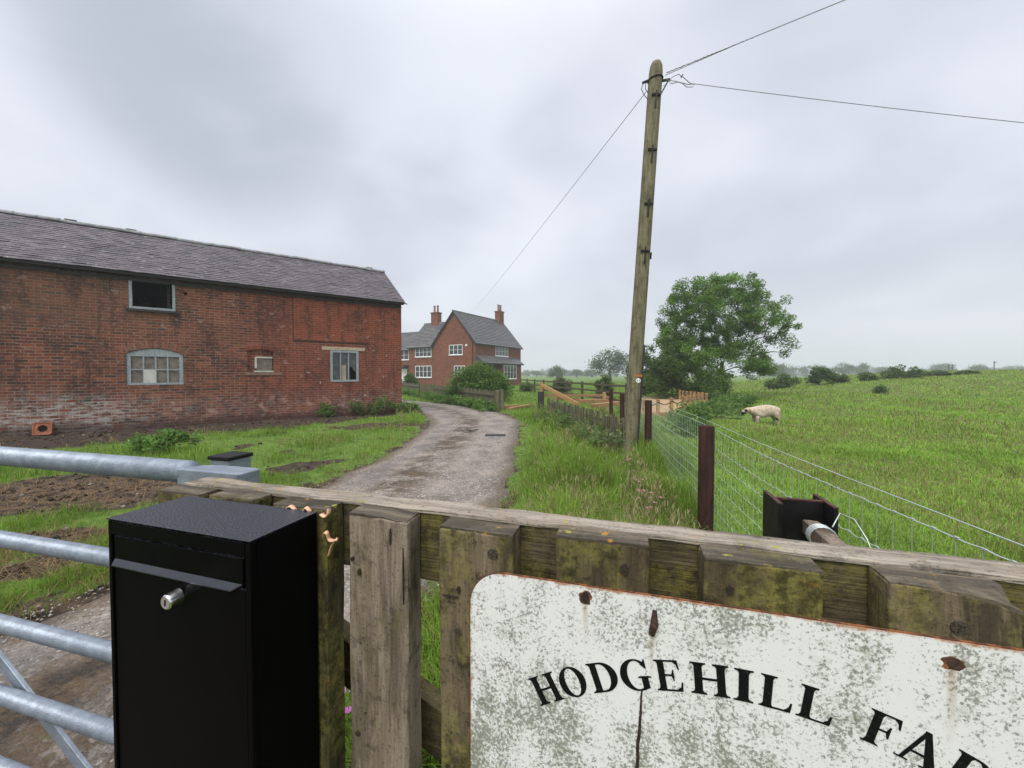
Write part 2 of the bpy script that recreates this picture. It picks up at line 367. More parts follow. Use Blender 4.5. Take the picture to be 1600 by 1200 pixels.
M['barn_brick'] = brick_mat('barn_brick', (0.170, 0.048, 0.027), (0.066, 0.027, 0.022), (0.25, 0.185, 0.135), True)
M['house_brick'] = brick_mat('house_brick', (0.235, 0.068, 0.036), (0.14, 0.045, 0.028), (0.19, 0.12, 0.085))
M['slate'] = slate_mat('purple_slate', (0.020, 0.015, 0.019), (0.105, 0.084, 0.096), 0.6)
M['house_slate'] = slate_mat('grey_slate', (0.050, 0.048, 0.050), (0.135, 0.128, 0.128), 0.25)
M['ridge'] = simple('ridge_tile', (0.19, 0.20, 0.20), 0.7, 0, 6, 0.35, 0.3)
M['greyframe'] = simple('grey_paint', (0.27, 0.31, 0.32), 0.6, 0, 25, 0.25, 0.2)
M['darkwood'] = simple('dark_timber', (0.03, 0.026, 0.023), 0.8, 0, 20, 0.3, 0.2)
M['whiteframe'] = simple('white_paint', (0.78, 0.78, 0.77), 0.45, 0, 5, 0.06)
M['glass'] = simple('window_glass', (0.025, 0.03, 0.034), 0.06, 0, 0, spec=0.8)
M['dirty_pane'] = simple('dirty_pane', (0.155, 0.13, 0.105), 0.5, 0, 8, 0.35, 0.1)
M['white_board'] = simple('white_board', (0.50, 0.50, 0.46), 0.6, 0, 8, 0.1)
M['tan_board'] = simple('tan_board', (0.34, 0.27, 0.19), 0.7, 0, 12, 0.2)
M['dusty_glass'] = simple('dusty_glass', (0.055, 0.058, 0.06), 0.12, 0, 4, 0.4, 0.0, 0.7)
M['stone'] = simple('lintel_stone', (0.42, 0.33, 0.23), 0.85, 0, 9, 0.25, 0.4)
M['terracotta'] = simple('terracotta', (0.27, 0.090, 0.040), 0.75, 0, 14, 0.3, 0.2)
M['pot'] = simple('pale_pot', (0.24, 0.13, 0.095), 0.8, 0, 6, 0.3)
M['hole_black'] = simple('black_hole', (0.012, 0.011, 0.010), 0.9)  # plain black painted for the dark inside holes, and for eyes
M['black_steel'] = simple('black_steel', (0.008, 0.0075, 0.008), 0.55, 0.0, 18, 0.5, 0.3, 0.25)
M['knot_crack'] = simple('dark_knot_crack', (0.022, 0.014, 0.008), .9, 0, 200, .6, .3)
M['rust'] = simple('rust', (0.055, 0.022, 0.014), 0.85, 0, 60, 0.6, 0.5)
M['rust_dark'] = simple('dark_rust', (0.035, 0.016, 0.010), 0.8, 0, 90, 0.6, 0.6)
M['screw'] = simple('screw_steel', (0.09, 0.07, 0.06), 0.45, 0.6, 300, 0.6, 0.4)
M['chrome'] = simple('chrome', (0.72, 0.72, 0.72), 0.16, 1.0)
M['twine'] = simple('flesh_plastic', (0.62, 0.36, 0.22), 0.5, 0, 60, 0.15)
M['wire'] = simple('galvanised_wire', (0.46, 0.52, 0.50), 0.35, 0.4)
M['cable'] = simple('grey_cable', (0.20, 0.20, 0.21), 0.6)
M['rope'] = simple('brown_rope', (0.10, 0.075, 0.05), 0.9)
M['bark'] = wood_mat('bark', 'z', (0.060, 0.052, 0.040), (0.11, 0.098, 0.078), green=0.3, bump=0.8)
M['leaf'] = leaf_mat('leaves')
M['grass'] = leaf_mat('grass_blade', trans=0.3, rough=0.45)
m, g, b = new_mat('black_paint'); o = g.obj(); put(g, b, g.mix(g.math('MULTIPLY', g.ramp(g.noise(o, 260, 4, 0.75), 0.58, 0.68), 0.6), (0.004, 0.004, 0.0045), (0.07, 0.07, 0.06)), 0.6, 0, None, 0.15); M['black_line'] = m

# galvanised gate steel, wet and mottled
m, g, b = new_mat('galvanised_steel'); o = g.obj(); sp = g.n('TexVoronoi', {'Vector': o, 'Scale': 70.0}).outputs['Color']
n = g.noise(o, 26, 5, 0.65); dr = g.n('TexVoronoi', {'Vector': o, 'Scale': 150.0}).outputs['Distance']
col = g.mix(g.ramp(n, 0.35, 0.7), (0.185, 0.215, 0.26), (0.27, 0.31, 0.365)); col = g.mix(0.08, col, g.mix(g.sep(sp)[0], (0.12, 0.14, 0.17), (0.42, 0.47, 0.54)))
col = g.mix(g.math('MULTIPLY', g.ramp(g.noise(o, 60, 4, 0.7), 0.62, 0.7), 0.5), col, (0.12, 0.13, 0.13))
put(g, b, col, 0.42, 0.35, g.bump(g.math('ADD', g.math('MULTIPLY', g.ramp(dr, 0.5, 0.1), 0.6), n), 0.25, 0.003)); M['galv'] = m
# black box paint; wet and beaded where it faces up, blue sky sheen put in its colour
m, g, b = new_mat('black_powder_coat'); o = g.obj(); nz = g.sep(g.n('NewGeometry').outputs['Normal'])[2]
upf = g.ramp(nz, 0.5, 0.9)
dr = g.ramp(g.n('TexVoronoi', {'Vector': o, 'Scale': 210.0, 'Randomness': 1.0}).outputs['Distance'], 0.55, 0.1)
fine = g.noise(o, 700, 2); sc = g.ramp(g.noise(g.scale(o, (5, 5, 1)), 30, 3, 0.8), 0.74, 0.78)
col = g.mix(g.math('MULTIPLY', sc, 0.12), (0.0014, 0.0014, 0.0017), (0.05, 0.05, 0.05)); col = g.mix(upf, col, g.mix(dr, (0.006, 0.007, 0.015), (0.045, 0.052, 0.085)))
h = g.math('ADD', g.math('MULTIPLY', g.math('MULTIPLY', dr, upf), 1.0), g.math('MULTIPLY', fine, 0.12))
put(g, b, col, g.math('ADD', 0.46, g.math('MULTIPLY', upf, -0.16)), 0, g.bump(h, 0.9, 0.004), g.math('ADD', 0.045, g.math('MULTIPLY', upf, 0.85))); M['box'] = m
M['lip'] = simple('wet_black_sheen_lip', (0.012, 0.014, 0.022), 0.34, 0, 120, 0.4, 0.05, 0.75)  # bluish base colour carries the sky sheen of the sloping lip
# enamel sign, algae speckle
m, g, b = new_mat('enamel_sign'); o = g.obj(); x, y, z = g.sep(o)
big = g.noise(o, 9, 4, 0.6); drip = g.noise(g.scale(o, (26, 1, 4.5)), 1.0, 4, 0.6); sp = g.noise(o, 210, 4, 0.75)
sp2 = g.noise(o, 85, 5, 0.8)
den = g.math('SUBTRACT', g.math('ADD', g.math('MULTIPLY', g.ramp(big, 0.30, 0.70), 0.16), g.math('MULTIPLY', drip, 0.30)), 0.12)
lowd = g.math('MULTIPLY', g.ramp(z, 1.10, 0.85), 0.055)
f1 = g.ramp(g.math('ADD', g.math('ADD', sp, den), lowd), 0.635, 0.735); f2 = g.ramp(g.math('ADD', g.math('ADD', sp2, den), lowd), 0.64, 0.80)
cl2 = g.ramp(g.math('ADD', g.noise(o, 34, 6, 0.75), g.math('MULTIPLY', den, 0.6)), 0.60, 0.78)
col = g.mix(g.math('MULTIPLY', cl2, 0.36), (0.745, 0.73, 0.735), (0.45, 0.455, 0.42))
col = g.mix(g.math('MULTIPLY', f2, 0.42), col, (0.24, 0.255, 0.15))
col = g.mix(g.math('MULTIPLY', f1, 0.72), col, (0.10, 0.105, 0.07))
for (hx, hz, ln, wd) in ((0.1226, 1.150, 0.09, 0.006), (0.5697, 1.143, 0.12, 0.008), (0.221, 1.125, 0.10, 0.005)):
    dxs = g.math('ABSOLUTE', g.math('SUBTRACT', g.math('ADD', x, g.math('MULTIPLY', g.math('SUBTRACT', g.noise(o, 30, 3), 0.5), 0.008)), hx))
    st_ = g.math('MULTIPLY', g.ramp(dxs, wd, wd * 0.2), g.math('MULTIPLY', g.ramp(z, hz - ln, hz - 0.005), g.math('LESS_THAN', z, hz)))
    col = g.mix(g.math('MULTIPLY', st_, 0.45), col, (0.33, 0.20, 0.09))
ed_ = g.math('MINIMUM', g.math('SUBTRACT', x, -0.0729), g.math('SUBTRACT', g.math('ADD', 1.1665, g.math('MULTIPLY', x, 0.008)), z))
ed_ = g.ramp(g.math('ADD', ed_, g.math('MULTIPLY', g.math('SUBTRACT', g.noise(o, 45, 5, 0.7), 0.5), 0.02)), 0.004, -0.002)
col = g.mix(g.math('MULTIPLY', ed_, 0.85), col, (0.36, 0.15, 0.05))
put(g, b, col, 0.32, 0, g.bump(sp, 0.12, 0.001), 0.5); M['enamel'] = m
# sign rim
m, g, b = new_mat('rusty_rim'); o = g.obj()
put(g, b, g.mix(g.ramp(g.noise(o, 60, 4, 0.7), 0.40, 0.55), (0.24, 0.090, 0.030), (0.085, 0.032, 0.014)), 0.8); M['rim'] = m

# ground, driven by the painted-in soil mask of the mesh (R grass, G straw, B hay-coloured seed heads)
m, g, b = new_mat('ground_soil'); o = g.obj(); c = g.sep(g.attr('Col').outputs['Color'])
nf = g.noise(o, 7.0, 6, 0.7); nb = g.noise(o, 0.8, 4); nff = g.noise(o, 45, 4, 0.7)
mud = g.mix(g.ramp(nf, 0.35, 0.65), (0.020, 0.013, 0.010), (0.075, 0.052, 0.038))
mud = g.mix(g.math('MULTIPLY', c[1], g.math('MULTIPLY', g.ramp(nff, 0.44, 0.60), g.ramp(nf, 0.40, 0.60))), mud, (0.19, 0.125, 0.065))
gr = g.mix(g.ramp(nf, 0.3, 0.7), (0.060, 0.108, 0.018), (0.125, 0.205, 0.034))
gr = g.mix(g.math('MULTIPLY', g.ramp(nb, 0.45, 0.65), 0.4), gr, (0.14, 0.20, 0.036))
gr = g.mix(g.math('MULTIPLY', c[2], 0.55), gr, (0.17, 0.145, 0.065))
col = g.mix(g.ramp(g.math('ADD', c[0], g.math('MULTIPLY', g.math('SUBTRACT', nf, 0.5), 0.8)), 0.35, 0.65), mud, gr)
put(g, b, col, 0.9, 0, g.bump(g.math('ADD', nf, g.math('MULTIPLY', nff, 0.4)), 0.8, 0.05), 0.25); M['ground'] = m
# gravel track: u along, v across
m, g, b = new_mat('wet_gravel'); o = g.obj(); u, v, _ = g.sep(g.uv())
vo = g.n('TexVoronoi', {'Vector': o, 'Scale': 42.0, 'Randomness': 1.0}); vo2 = g.n('TexVoronoi', {'Vector': o, 'Scale': 95.0})
st = g.sep(vo.outputs['Color'])[0]; st2 = g.sep(vo2.outputs['Color'])[0]
n = g.noise(o, 1.6, 6, 0.65); nf = g.noise(o, 14, 5, 0.7)
col = g.mix(g.ramp(n, 0.38, 0.62), (0.125, 0.099, 0.080), (0.265, 0.220, 0.182))
col = g.mix(g.math('MULTIPLY', g.ramp(st, 0.3, 0.95), 0.5), col, (0.40, 0.36, 0.33)); col = g.mix(g.math('MULTIPLY', g.ramp(st2, 0.45, 0.0), 0.55), col, (0.085, 0.070, 0.058))
col = g.mix(g.math('MULTIPLY', g.ramp(g.math('ADD', g.math('MULTIPLY', st, 0.5), g.math('MULTIPLY', nf, 0.6)), 0.76, 0.80), 0.7), col, (0.46, 0.42, 0.38))
mid = g.ramp(g.math('ABSOLUTE', g.math('SUBTRACT', v, g.math('ADD', 0.42, g.math('MULTIPLY', g.math('SUBTRACT', n, 0.5), 0.35)))), 0.22, 0.03)
mid = g.math('MULTIPLY', mid, g.ramp(g.noise(o, 2.0, 6, 0.75), 0.40, 0.56))
ed = g.ramp(g.math('ADD', g.math('ABSOLUTE', g.math('SUBTRACT', v, 0.5)), g.math('ADD', g.math('MULTIPLY', g.math('SUBTRACT', nf, 0.5), 0.22), g.math('MULTIPLY', g.math('SUBTRACT', n, 0.5), 0.25))), 0.36, 0.47)
ox, oy, oz = g.sep(o)
nearm = g.math('MULTIPLY', g.math('MULTIPLY', g.ramp(oy, 2.55, 1.9), g.ramp(nf, 0.40, 0.56)), g.ramp(v, 0.30, 0.50))
dirt = g.math('MAXIMUM', g.math('MAXIMUM', mid, g.math('MULTIPLY', ed, 0.8)), g.math('MULTIPLY', nearm, 0.9))
dc = g.mix(g.ramp(nf, 0.38, 0.62), (0.026, 0.017, 0.011), (0.100, 0.062, 0.028))
dc = g.mix(g.math('MULTIPLY', g.ramp(g.noise(o, 5, 5, 0.7), 0.55, 0.66), 0.7), dc, (0.075, 0.085, 0.018))
col = g.mix(g.math('MULTIPLY', dirt, 0.94), col, dc)
rutm = g.math('MAXIMUM', g.ramp(g.math('ABSOLUTE', g.math('SUBTRACT', v, 0.20)), 0.10, 0.02), g.math('MULTIPLY', g.ramp(g.math('ABSOLUTE', g.math('SUBTRACT', v, 0.73)), 0.09, 0.02), 0.5))
col = g.mix(g.math('MULTIPLY', rutm, g.math('MULTIPLY', g.ramp(g.noise(o, 1.1, 4, 0.6), 0.35, 0.6), 0.6)), col, (0.105, 0.098, 0.096))
h = g.math('ADD', g.math('MULTIPLY', vo.outputs['Distance'], -0.7), g.math('ADD', g.math('MULTIPLY', vo2.outputs['Distance'], -0.4), g.math('MULTIPLY', nf, 0.8)))
put(g, b, col, 0.62, 0, g.bump(h, 0.7, 0.02), 0.4); M['gravel'] = m
M['pebble'] = simple('pebble', (0.30, 0.27, 0.24), 0.6, 0, 9, 0.5)
m, g, b = new_mat('wood_chip'); o = g.obj(); vo = g.sep(g.n('TexVoronoi', {'Vector': o, 'Scale': 16.0}).outputs['Color'])[0]
put(g, b, g.mix(vo, (0.26, 0.16, 0.075), (0.48, 0.32, 0.17)), 0.9, 0, g.bump(vo, 0.6, 0.03)); M['chip'] = m

# ------------------------------------------------------------------ ground
def axis_lines(lo, hi, step, far_lo, far_hi):
    a = list(np.arange(lo, hi + 1e-6, step)); s = step
    x = a[-1]
    while x < far_hi: s *= 1.12; x += s; a.append(x)
    s = step; x = a[0]
    while x > far_lo: s *= 1.12; x -= s; a.insert(0, x)
    return np.array(a)
GX = axis_lines(-14, 13, 0.11, -560, 560); GY = axis_lines(-2, 22, 0.11, -60, 560)
def soil(x, y):
    """grass, straw, seed-head amounts of the land at x, y"""
    sd = road_sd(x, y)
    dbx = (x + 4.30) * 0.8045 + (y - 15.10) * 0.594; dby = (x + 4.30) * 0.594 - (y - 15.10) * 0.8045   # along, out from the barn
    n = fbm(x * 1.1, y * 1.1, 21); n2 = fbm(x * 3.3, y * 3.3, 33)
    left = (x < -0.5) & (dbx < 3) & (y < 22)
    gr = np.ones_like(x)
    width = np.interp(dbx, [-12, -8, -3.5, 0, 1.5], [3.4, 3.1, 2.0, 0.9, 0.4])
    strip = sst(0.35, -0.35, dby - width + (n - 0.5) * 1.4 + (n2 - 0.5) * 0.9)
    def blob(cx, cy, rx, ry, rot=0.0):
        c, s = math.cos(rot), math.sin(rot); ax = (x - cx) * c + (y - cy) * s; ay = -(x - cx) * s + (y - cy) * c
        return sst(1.25, 0.75, np.hypot(ax / rx, ay / ry) + (n - 0.5) * 1.1 + (n2 - 0.5) * 1.1)
    mud = np.maximum.reduce([strip, blob(-5.6, 4.8, 2.3, 0.95, 0.1), blob(-3.7, 11.4, 1.5, 0.75, 0.5) * 0.95, blob(-3.35, 6.2, 0.75, 0.30, 0.9), blob(-4.6, 3.35, 0.9, 0.22, 0.5) * 0.8, blob(-3.6, 3.0, 0.75, 0.18, 0.4) * 0.9])
    mud = np.maximum(mud, 0.75 * sst(0.57, 0.72, fbm(x * 1.6 + 3, y * 1.6, 22)))
    straw = np.maximum.reduce([blob(-6.2, 4.6, 1.9, 0.75, 0.1), blob(-3.7, 11.4, 1.4, 0.7, 0.5), blob(-4.4, 3.3, 1.0, 0.3, 0.5), blob(-4.7, 8.6, 0.9, 0.3, 0.2), blob(-3.9, 2.9, 0.7, 0.25, 0.3), 0.35 * strip * sst(0.5, 0.6, n2)])
    gr = np.where(left, 1 - mud, gr); st = np.where(left, straw, 0.0)
    gr = gr * sst(-0.14, 0.22, sd + (n2 - 0.5) * 0.55 + (n - 0.5) * 0.4)
    st = np.maximum(st, sst(0.5, 0.0, np.abs(sd)) * 0.5)
    field = sst(1.8, 4, x - 0.2 * y * 0)
    seed = field * sst(0.50, 0.66, fbm(x * 0.42 + 5, y * 0.20, 77)) + field * 0.5 * sst(0.55, 0.7, fbm(x * 1.2, y * 0.8, 78))
    crest = sst(14, 26, y) * sst(12, 18, x) * (1 - sst(40, 60, y)) * 0.6
    seed = np.clip(seed * (1 - sst(45, 70, y)) + crest, 0, 1)
    return gr, st, seed
gx, gy = np.meshgrid(GX, GY); nx, ny = len(GX), len(GY)
gz = height(gx, gy); gz = np.where(road_sd(gx, gy) < -0.15, gz - 0.015, gz)
idx = np.arange(nx * ny).reshape(ny, nx)
quads = np.stack([idx[:-1, :-1], idx[:-1, 1:], idx[1:, 1:], idx[1:, :-1]], -1).reshape(-1, 4)
GR, ST, SE = soil(gx.ravel(), gy.ravel())
ground = big_mesh('ground', np.c_[gx.ravel(), gy.ravel(), gz.ravel()], quads.ravel(), np.arange(len(quads)) * 4, np.full(len(quads), 4), M['ground'], np.c_[GR, ST, SE], smooth=True)
tag(ground, kind='structure')

# gravel track sheet with ragged edges
nv = 26; mb = MB(); L_ = np.r_[0, np.cumsum(np.hypot(*np.diff((RL + RR) / 2, axis=0).T))]
vv = []
for i in range(NR):
    a, bb = RL[i], RR[i]; w = np.hypot(*(bb - a)); 
    ja = (fbm(np.array(L_[i] * 1.7), np.array(0.3), 51) - 0.5) * 0.38 / w; jb = (fbm(np.array(L_[i] * 1.7), np.array(7.3), 52) - 0.5) * 0.5 / w
    for k in range(nv + 1):
        t = ja + (1 - ja + jb) * k / nv; p = a + (bb - a) * t
        rut = -0.018 * (math.exp(-((k / nv - 0.22) / 0.09) ** 2) + math.exp(-((k / nv - 0.72) / 0.09) ** 2))
        z = 0.012 + 0.02 * math.sin(math.pi * k / nv) + rut * 0.5 + 0.012 * float(fbm(np.array(p[0] * 2), np.array(p[1] * 2), 60))
        if k in (0, nv): z = -0.01
        vv.append((p[0], p[1], z))
ff = []; fu = []
for i in range(NR - 1):
    for k in range(nv):
        q = (i * (nv + 1) + k, i * (nv + 1) + k + 1, (i + 1) * (nv + 1) + k + 1, (i + 1) * (nv + 1) + k); ff.append(q)
        fu.append([(L_[i], k / nv), (L_[i], (k + 1) / nv), (L_[i + 1], (k + 1) / nv), (L_[i + 1], k / nv)])
mb.add(vv, ff, fu); tag(mb.build('gravel_track', M['gravel'], smooth=True), kind='structure')

# ------------------------------------------------------------------ grass, pebbles
def blades(name, x, y, z, h, w, lean, col, mat=None, tipcol=None):
    n = len(x); az = rng.uniform(0, 2 * np.pi, n); fa = az + np.pi / 2 + rng.normal(0, 0.5, n)
    dxy = np.c_[np.cos(az), np.sin(az)]; sxy = np.c_[np.cos(fa), np.sin(fa)]
    B = np.c_[x, y, z]; V = np.zeros((n, 5, 3))
    s3 = np.c_[sxy, np.zeros(n)]; d3 = np.c_[dxy, np.zeros(n)]
    w = np.asarray(w)[:, None] if np.ndim(w) else w
    hh = np.asarray(h)[:, None]; ln = np.asarray(lean)[:, None]
    V[:, 0] = B - s3 * w / 2; V[:, 1] = B + s3 * w / 2
    mid = B + d3 * ln * 0.35 * hh; mid[:, 2] += (hh * 0.62)[:, 0]
    V[:, 2] = mid + s3 * w * 0.42; V[:, 3] = mid - s3 * w * 0.42
    tip = B + d3 * ln * hh; tip[:, 2] += (hh * (1.0 - 0.35 * ln))[:, 0]; V[:, 4] = tip
    o = (np.arange(n) * 5)[:, None]
    lp = np.concatenate([o + np.array([0, 1, 2, 3]), o + np.array([3, 2, 4])], 1).ravel()
    starts = ((np.arange(n) * 7)[:, None] + np.array([0, 4])).ravel(); tot = np.tile([4, 3], n)
    C = np.repeat(col[:, None, :], 5, 1)
    return big_mesh(name, V.reshape(-1, 3), lp, starts, tot, mat or M['grass'], C.reshape(-1, 3))
def gcol(n, base, var=0.3, yellow=0.25, straw=0.06):
    c = np.array(base)[None] * (1 + rng.uniform(-var, var, (n, 1)))
    yl = rng.random(n)[:, None] * yellow; c = c * (1 - yl) + np.array([0.22, 0.27, 0.045]) * yl
    s = rng.random(n) < straw; c[s] = np.array([0.27, 0.21, 0.11]) * rng.uniform(0.7, 1.2, (s.sum(), 1)); return c

FX = lambda y: 1.014 + 0.2 * y           # line of the netting fence
# left lawn
n = 120000; Y = np.exp(rng.uniform(np.log(1.6), np.log(19.0), n)); X = -rng.uniform(0.25, 1.5, n) * Y
k = (X > -16) & (X < -1.5); X, Y = X[k], Y[k]
gr, st, se = soil(X, Y); dby = (X + 4.30) * 0.594 - (Y - 15.10) * 0.8045
k = (rng.random(len(X)) < gr) & (dby > 0.15) & (road_sd(X, Y) > -0.30); X, Y, gr, st = X[k], Y[k], gr[k], st[k]
hm = fbm(X * 1.5, Y * 1.5, 91); h = (0.03 + 0.17 * sst(0.35, 0.8, hm) + 0.10 * sst(0.55, 0.75, fbm(X * 4, Y * 4, 94))) * rng.uniform(0.5, 1.35, len(X)) * (0.6 + 0.4 * gr)
c = gcol(len(X), (0.125, 0.245, 0.026), 0.4, 0.55, 0.06) * (0.55 + 0.9 * fbm(X * 2.2, Y * 2.2, 93)[:, None]); dry = (rng.random(len(X)) < st * 0.7); c[dry] = np.array([0.25, 0.18, 0.09]) * rng.uniform(0.6, 1.1, (dry.sum(), 1))
tag(blades('lawn_grass', X, Y, height(X, Y) - 0.005, h, 0.0035 * np.maximum(1, Y / 3.5), rng.uniform(0.2, 1.1, len(X)), c), kind='stuff')
# dead straw on the mud
n = 26000; Y = np.exp(rng.uniform(np.log(2.2), np.log(15.0), n)); X = -rng.uniform(0.2, 1.45, n) * Y
gr, st, se = soil(X, Y); k = (rng.random(n) < st * 0.6) & (X > -14) & (road_sd(X, Y) > 0.02); X, Y = X[k], Y[k]
c = np.array([0.27, 0.185, 0.095])[None] * rng.uniform(0.45, 1.15, (len(X), 1))
tag(blades('dead_grass', X, Y, height(X, Y) + 0.004, rng.uniform(0.03, 0.13, len(X)), 0.004 * np.maximum(1, Y / 4), rng.uniform(1.6, 2.4, len(X)), c), kind='stuff')
# tall verge between track and netting fence
n = 100000; Y = np.exp(rng.uniform(np.log(1.3), np.log(14.0), n)); X = rng.uniform(-0.45, 0.5, n) * Y
sd = road_sd(X, Y); k = (X < FX(Y) + 0.5) & (sd > 0.14 - 0.5 * fbm(X * 2.5, Y * 2.5, 96)) & (X > -0.9 - 0 * Y) & ((X > -0.2) | (Y < 4.5)); X, Y, sd = X[k], Y[k], sd[k]
tall = sst(-0.05, 0.8, sd); hm = fbm(X * 1.2, Y * 1.2, 95)
tall = tall * (0.45 + 0.65 * sst(0.35, 0.68, hm)); k = rng.random(len(X)) < 0.45 + 0.55 * tall; X, Y, sd, tall, hm = X[k], Y[k], sd[k], tall[k], hm[k]
h = (0.06 + 0.50 * tall) * rng.uniform(0.45, 1.1, len(X)); h = np.where(Y < 2.2, h * 0.75, h)
c = gcol(len(X), (0.135, 0.255, 0.032), 0.35, 0.6, 0.05); dk = fbm(X * 2, Y * 2, 97)[:, None]; c = c * (0.55 + 0.9 * dk)
tag(blades('verge_grass', X, Y, height(X, Y) - 0.01, h, 0.006 * np.maximum(1, Y / 5), rng.uniform(0.15, 0.9, len(X)), c), kind='stuff')
# seed heads over the verge
n = 2900; Y = np.exp(rng.uniform(np.log(2.2), np.log(13.0), n)); X = rng.uniform(-0.3, 0.52, n) * Y
sd = road_sd(X, Y); dens = 0.15 + 0.85 * sst(0.42, 0.6, fbm(X * 1.1, Y * 1.1, 101)); k = (X < FX(Y) - 0.25) & (sd > 0.35) & (rng.random(n) < dens); X, Y = X[k], Y[k]
n = len(X); H = rng.uniform(0.3, 0.62, n); ZZ = height(X, Y)
c = np.array([0.24, 0.25, 0.10])[None] * rng.uniform(0.7, 1.2, (n, 1))
tag(blades('seeding_grass_stalks', X, Y, ZZ, H, 0.0025 * np.maximum(1, Y / 3), rng.uniform(0.1, 0.5, n), c), kind='stuff')
mX = np.repeat(X, 7) + rng.normal(0, 0.022, n * 7); mY = np.repeat(Y, 7) + rng.normal(0, 0.022, n * 7)
c = np.where(rng.random(n * 7)[:, None] < 0.6, np.array([[0.27, 0.20, 0.13]]), np.array([[0.30, 0.29, 0.14]])) * rng.uniform(0.7, 1.2, (n * 7, 1))
tag(blades('grass_seed_heads', mX, mY, np.repeat(ZZ + H * 0.78, 7) + rng.uniform(-0.06, 0.06, n * 7), np.full(n * 7, 0.05), 0.006 * np.maximum(1, mY / 4), rng.uniform(0.2, 1.0, n * 7), c), kind='stuff')
# garden and far rough grass
n = 60000; Y = np.exp(rng.uniform(np.log(11.5), np.log(75.0), n)); X = rng.uniform(-0.30, 0.42, n) * Y
k = (road_sd(X, Y) > 0.1) & ~((Y > 13) & (Y < 22) & (X > 0.24 * Y) & (X < 9.5)) & (seg_dist(X, Y, np.array([(-0.72, 15.95), (-9.2, 32.2)])) > 0.25); X, Y = X[k], Y[k]
c = gcol(len(X), (0.130, 0.250, 0.035), 0.3, 0.6, 0.04) * (0.6 + 0.85 * fbm(X * 0.9, Y * 0.6, 121)[:, None])
tag(blades('garden_grass', X, Y, height(X, Y) - 0.01, rng.uniform(0.06, 0.22, len(X)), 0.0026 * Y / 2, rng.uniform(0.2, 1.0, len(X)), c), kind='stuff')
# field
n = 330000; Y = np.exp(rng.uniform(np.log(0.75), np.log(46.0), n)); X = FX(Y) - 0.05 + (1.45 * Y - FX(Y) + 0.6) * rng.random(n)
k = (X > FX(Y) - 0.05) & ~((Y > 13) & (Y < 23) & (X < 9.5 - 0.0 * Y)); X, Y = X[k], Y[k]
gr, st, se = soil(X, Y); hm = fbm(X * 0.9, Y * 0.9, 111); h2 = fbm(X * 3.1, Y * 3.1, 112)
h = (0.030 + 0.06 * sst(0.35, 0.75, hm) + 0.05 * h2) * rng.uniform(0.5, 1.4, len(X)) * (1 + 0.5 * sst(6, 20, Y))
far = sst(3.0, 0.0, X - FX(Y)) * 0.12 * sst(4, 9, Y); h = h + far * rng.random(len(X))
c = gcol(len(X), (0.185, 0.335, 0.050), 0.32, 0.6, 0.03) * (0.66 + 0.80 * fbm(X * 1.7, Y * 1.0, 113)[:, None])
s = rng.random(len(X)) < se * 0.16; c[s] = np.where(rng.random(s.sum())[:, None] < 0.55, np.array([[0.25, 0.18, 0.125]]), np.array([[0.25, 0.225, 0.085]])) * rng.uniform(0.6, 1.2, (s.sum(), 1))
h[s] *= 1.35
tag(blades('meadow_grass', X, Y, height(X, Y) - 0.008, h, 0.0035 * np.maximum(1, Y / 2.6), rng.uniform(0.2, 1.1, len(X)), c), kind='stuff')
# pebbles
n = 9000; Y = np.exp(rng.uniform(np.log(1.2), np.log(12.0), n)); X = rng.uniform(-1.6, 0.1, n) * Y
sd = road_sd(X, Y); k = (sd < 0.12) & (sd > -1.6) & (X < 0.6); X, Y = X[k], Y[k]; n = len(X)
r = rng.uniform(0.004, 0.013, n) * np.maximum(1, Y / 6)
oct_ = np.array([(1, 0, 0), (0.2, 1, 0.1), (-1, 0.1, 0), (0, -0.9, 0.15), (0.1, 0.1, 0.75), (0, 0, -0.5)], float)
V = oct_[None] * r[:, None, None] * rng.uniform(0.7, 1.3, (n, 6, 3)); a = rng.uniform(0, 6.28, n); ca, sa = np.cos(a)[:, None], np.sin(a)[:, None]
V = np.stack([V[..., 0] * ca - V[..., 1] * sa, V[..., 0] * sa + V[..., 1] * ca, V[..., 2]], -1) + np.c_[X, Y, np.full(n, 0.024)][:, None]
T = np.array([(0, 1, 4), (1, 2, 4), (2, 3, 4), (3, 0, 4), (1, 0, 5), (2, 1, 5), (3, 2, 5), (0, 3, 5)])
lp = ((np.arange(n) * 6)[:, None, None] + T).ravel()
tag(big_mesh('gravel_pebbles', V.reshape(-1, 3), lp, np.arange(n * 8) * 3, np.full(n * 8, 3), M['pebble']), kind='stuff')

n = 9000; Y = np.exp(rng.uniform(np.log(2.6), np.log(15.0), n)); X = -rng.uniform(0.25, 1.45, n) * Y
gr, st, se = soil(X, Y); dby = (X + 4.30) * 0.594 - (Y - 15.10) * 0.8045; k = (rng.random(n) > gr + 0.25) & (dby > 0.15) & (road_sd(X, Y) > -0.1); X, Y = X[k], Y[k]; n = len(X)
r = rng.gamma(2.0, 0.006, n) * np.maximum(1, Y / 7)
V = oct_[None] * r[:, None, None] * rng.uniform(0.6, 1.4, (n, 6, 3)) + np.c_[X, Y, height(X, Y) + r * 0.2][:, None]
lp = ((np.arange(n) * 6)[:, None, None] + T).ravel(); cc = np.where(rng.random(n)[:, None] < 0.10, np.array([[0.30, 0.27, 0.24]]), np.array([[0.045, 0.030, 0.021]])) * rng.uniform(0.5, 1.4, (n, 1))
tag(big_mesh('mud_clods', V.reshape(-1, 3), lp, np.arange(n * 8) * 3, np.full(n * 8, 3), M['grass'], np.repeat(cc, 6, 0)), kind='stuff')

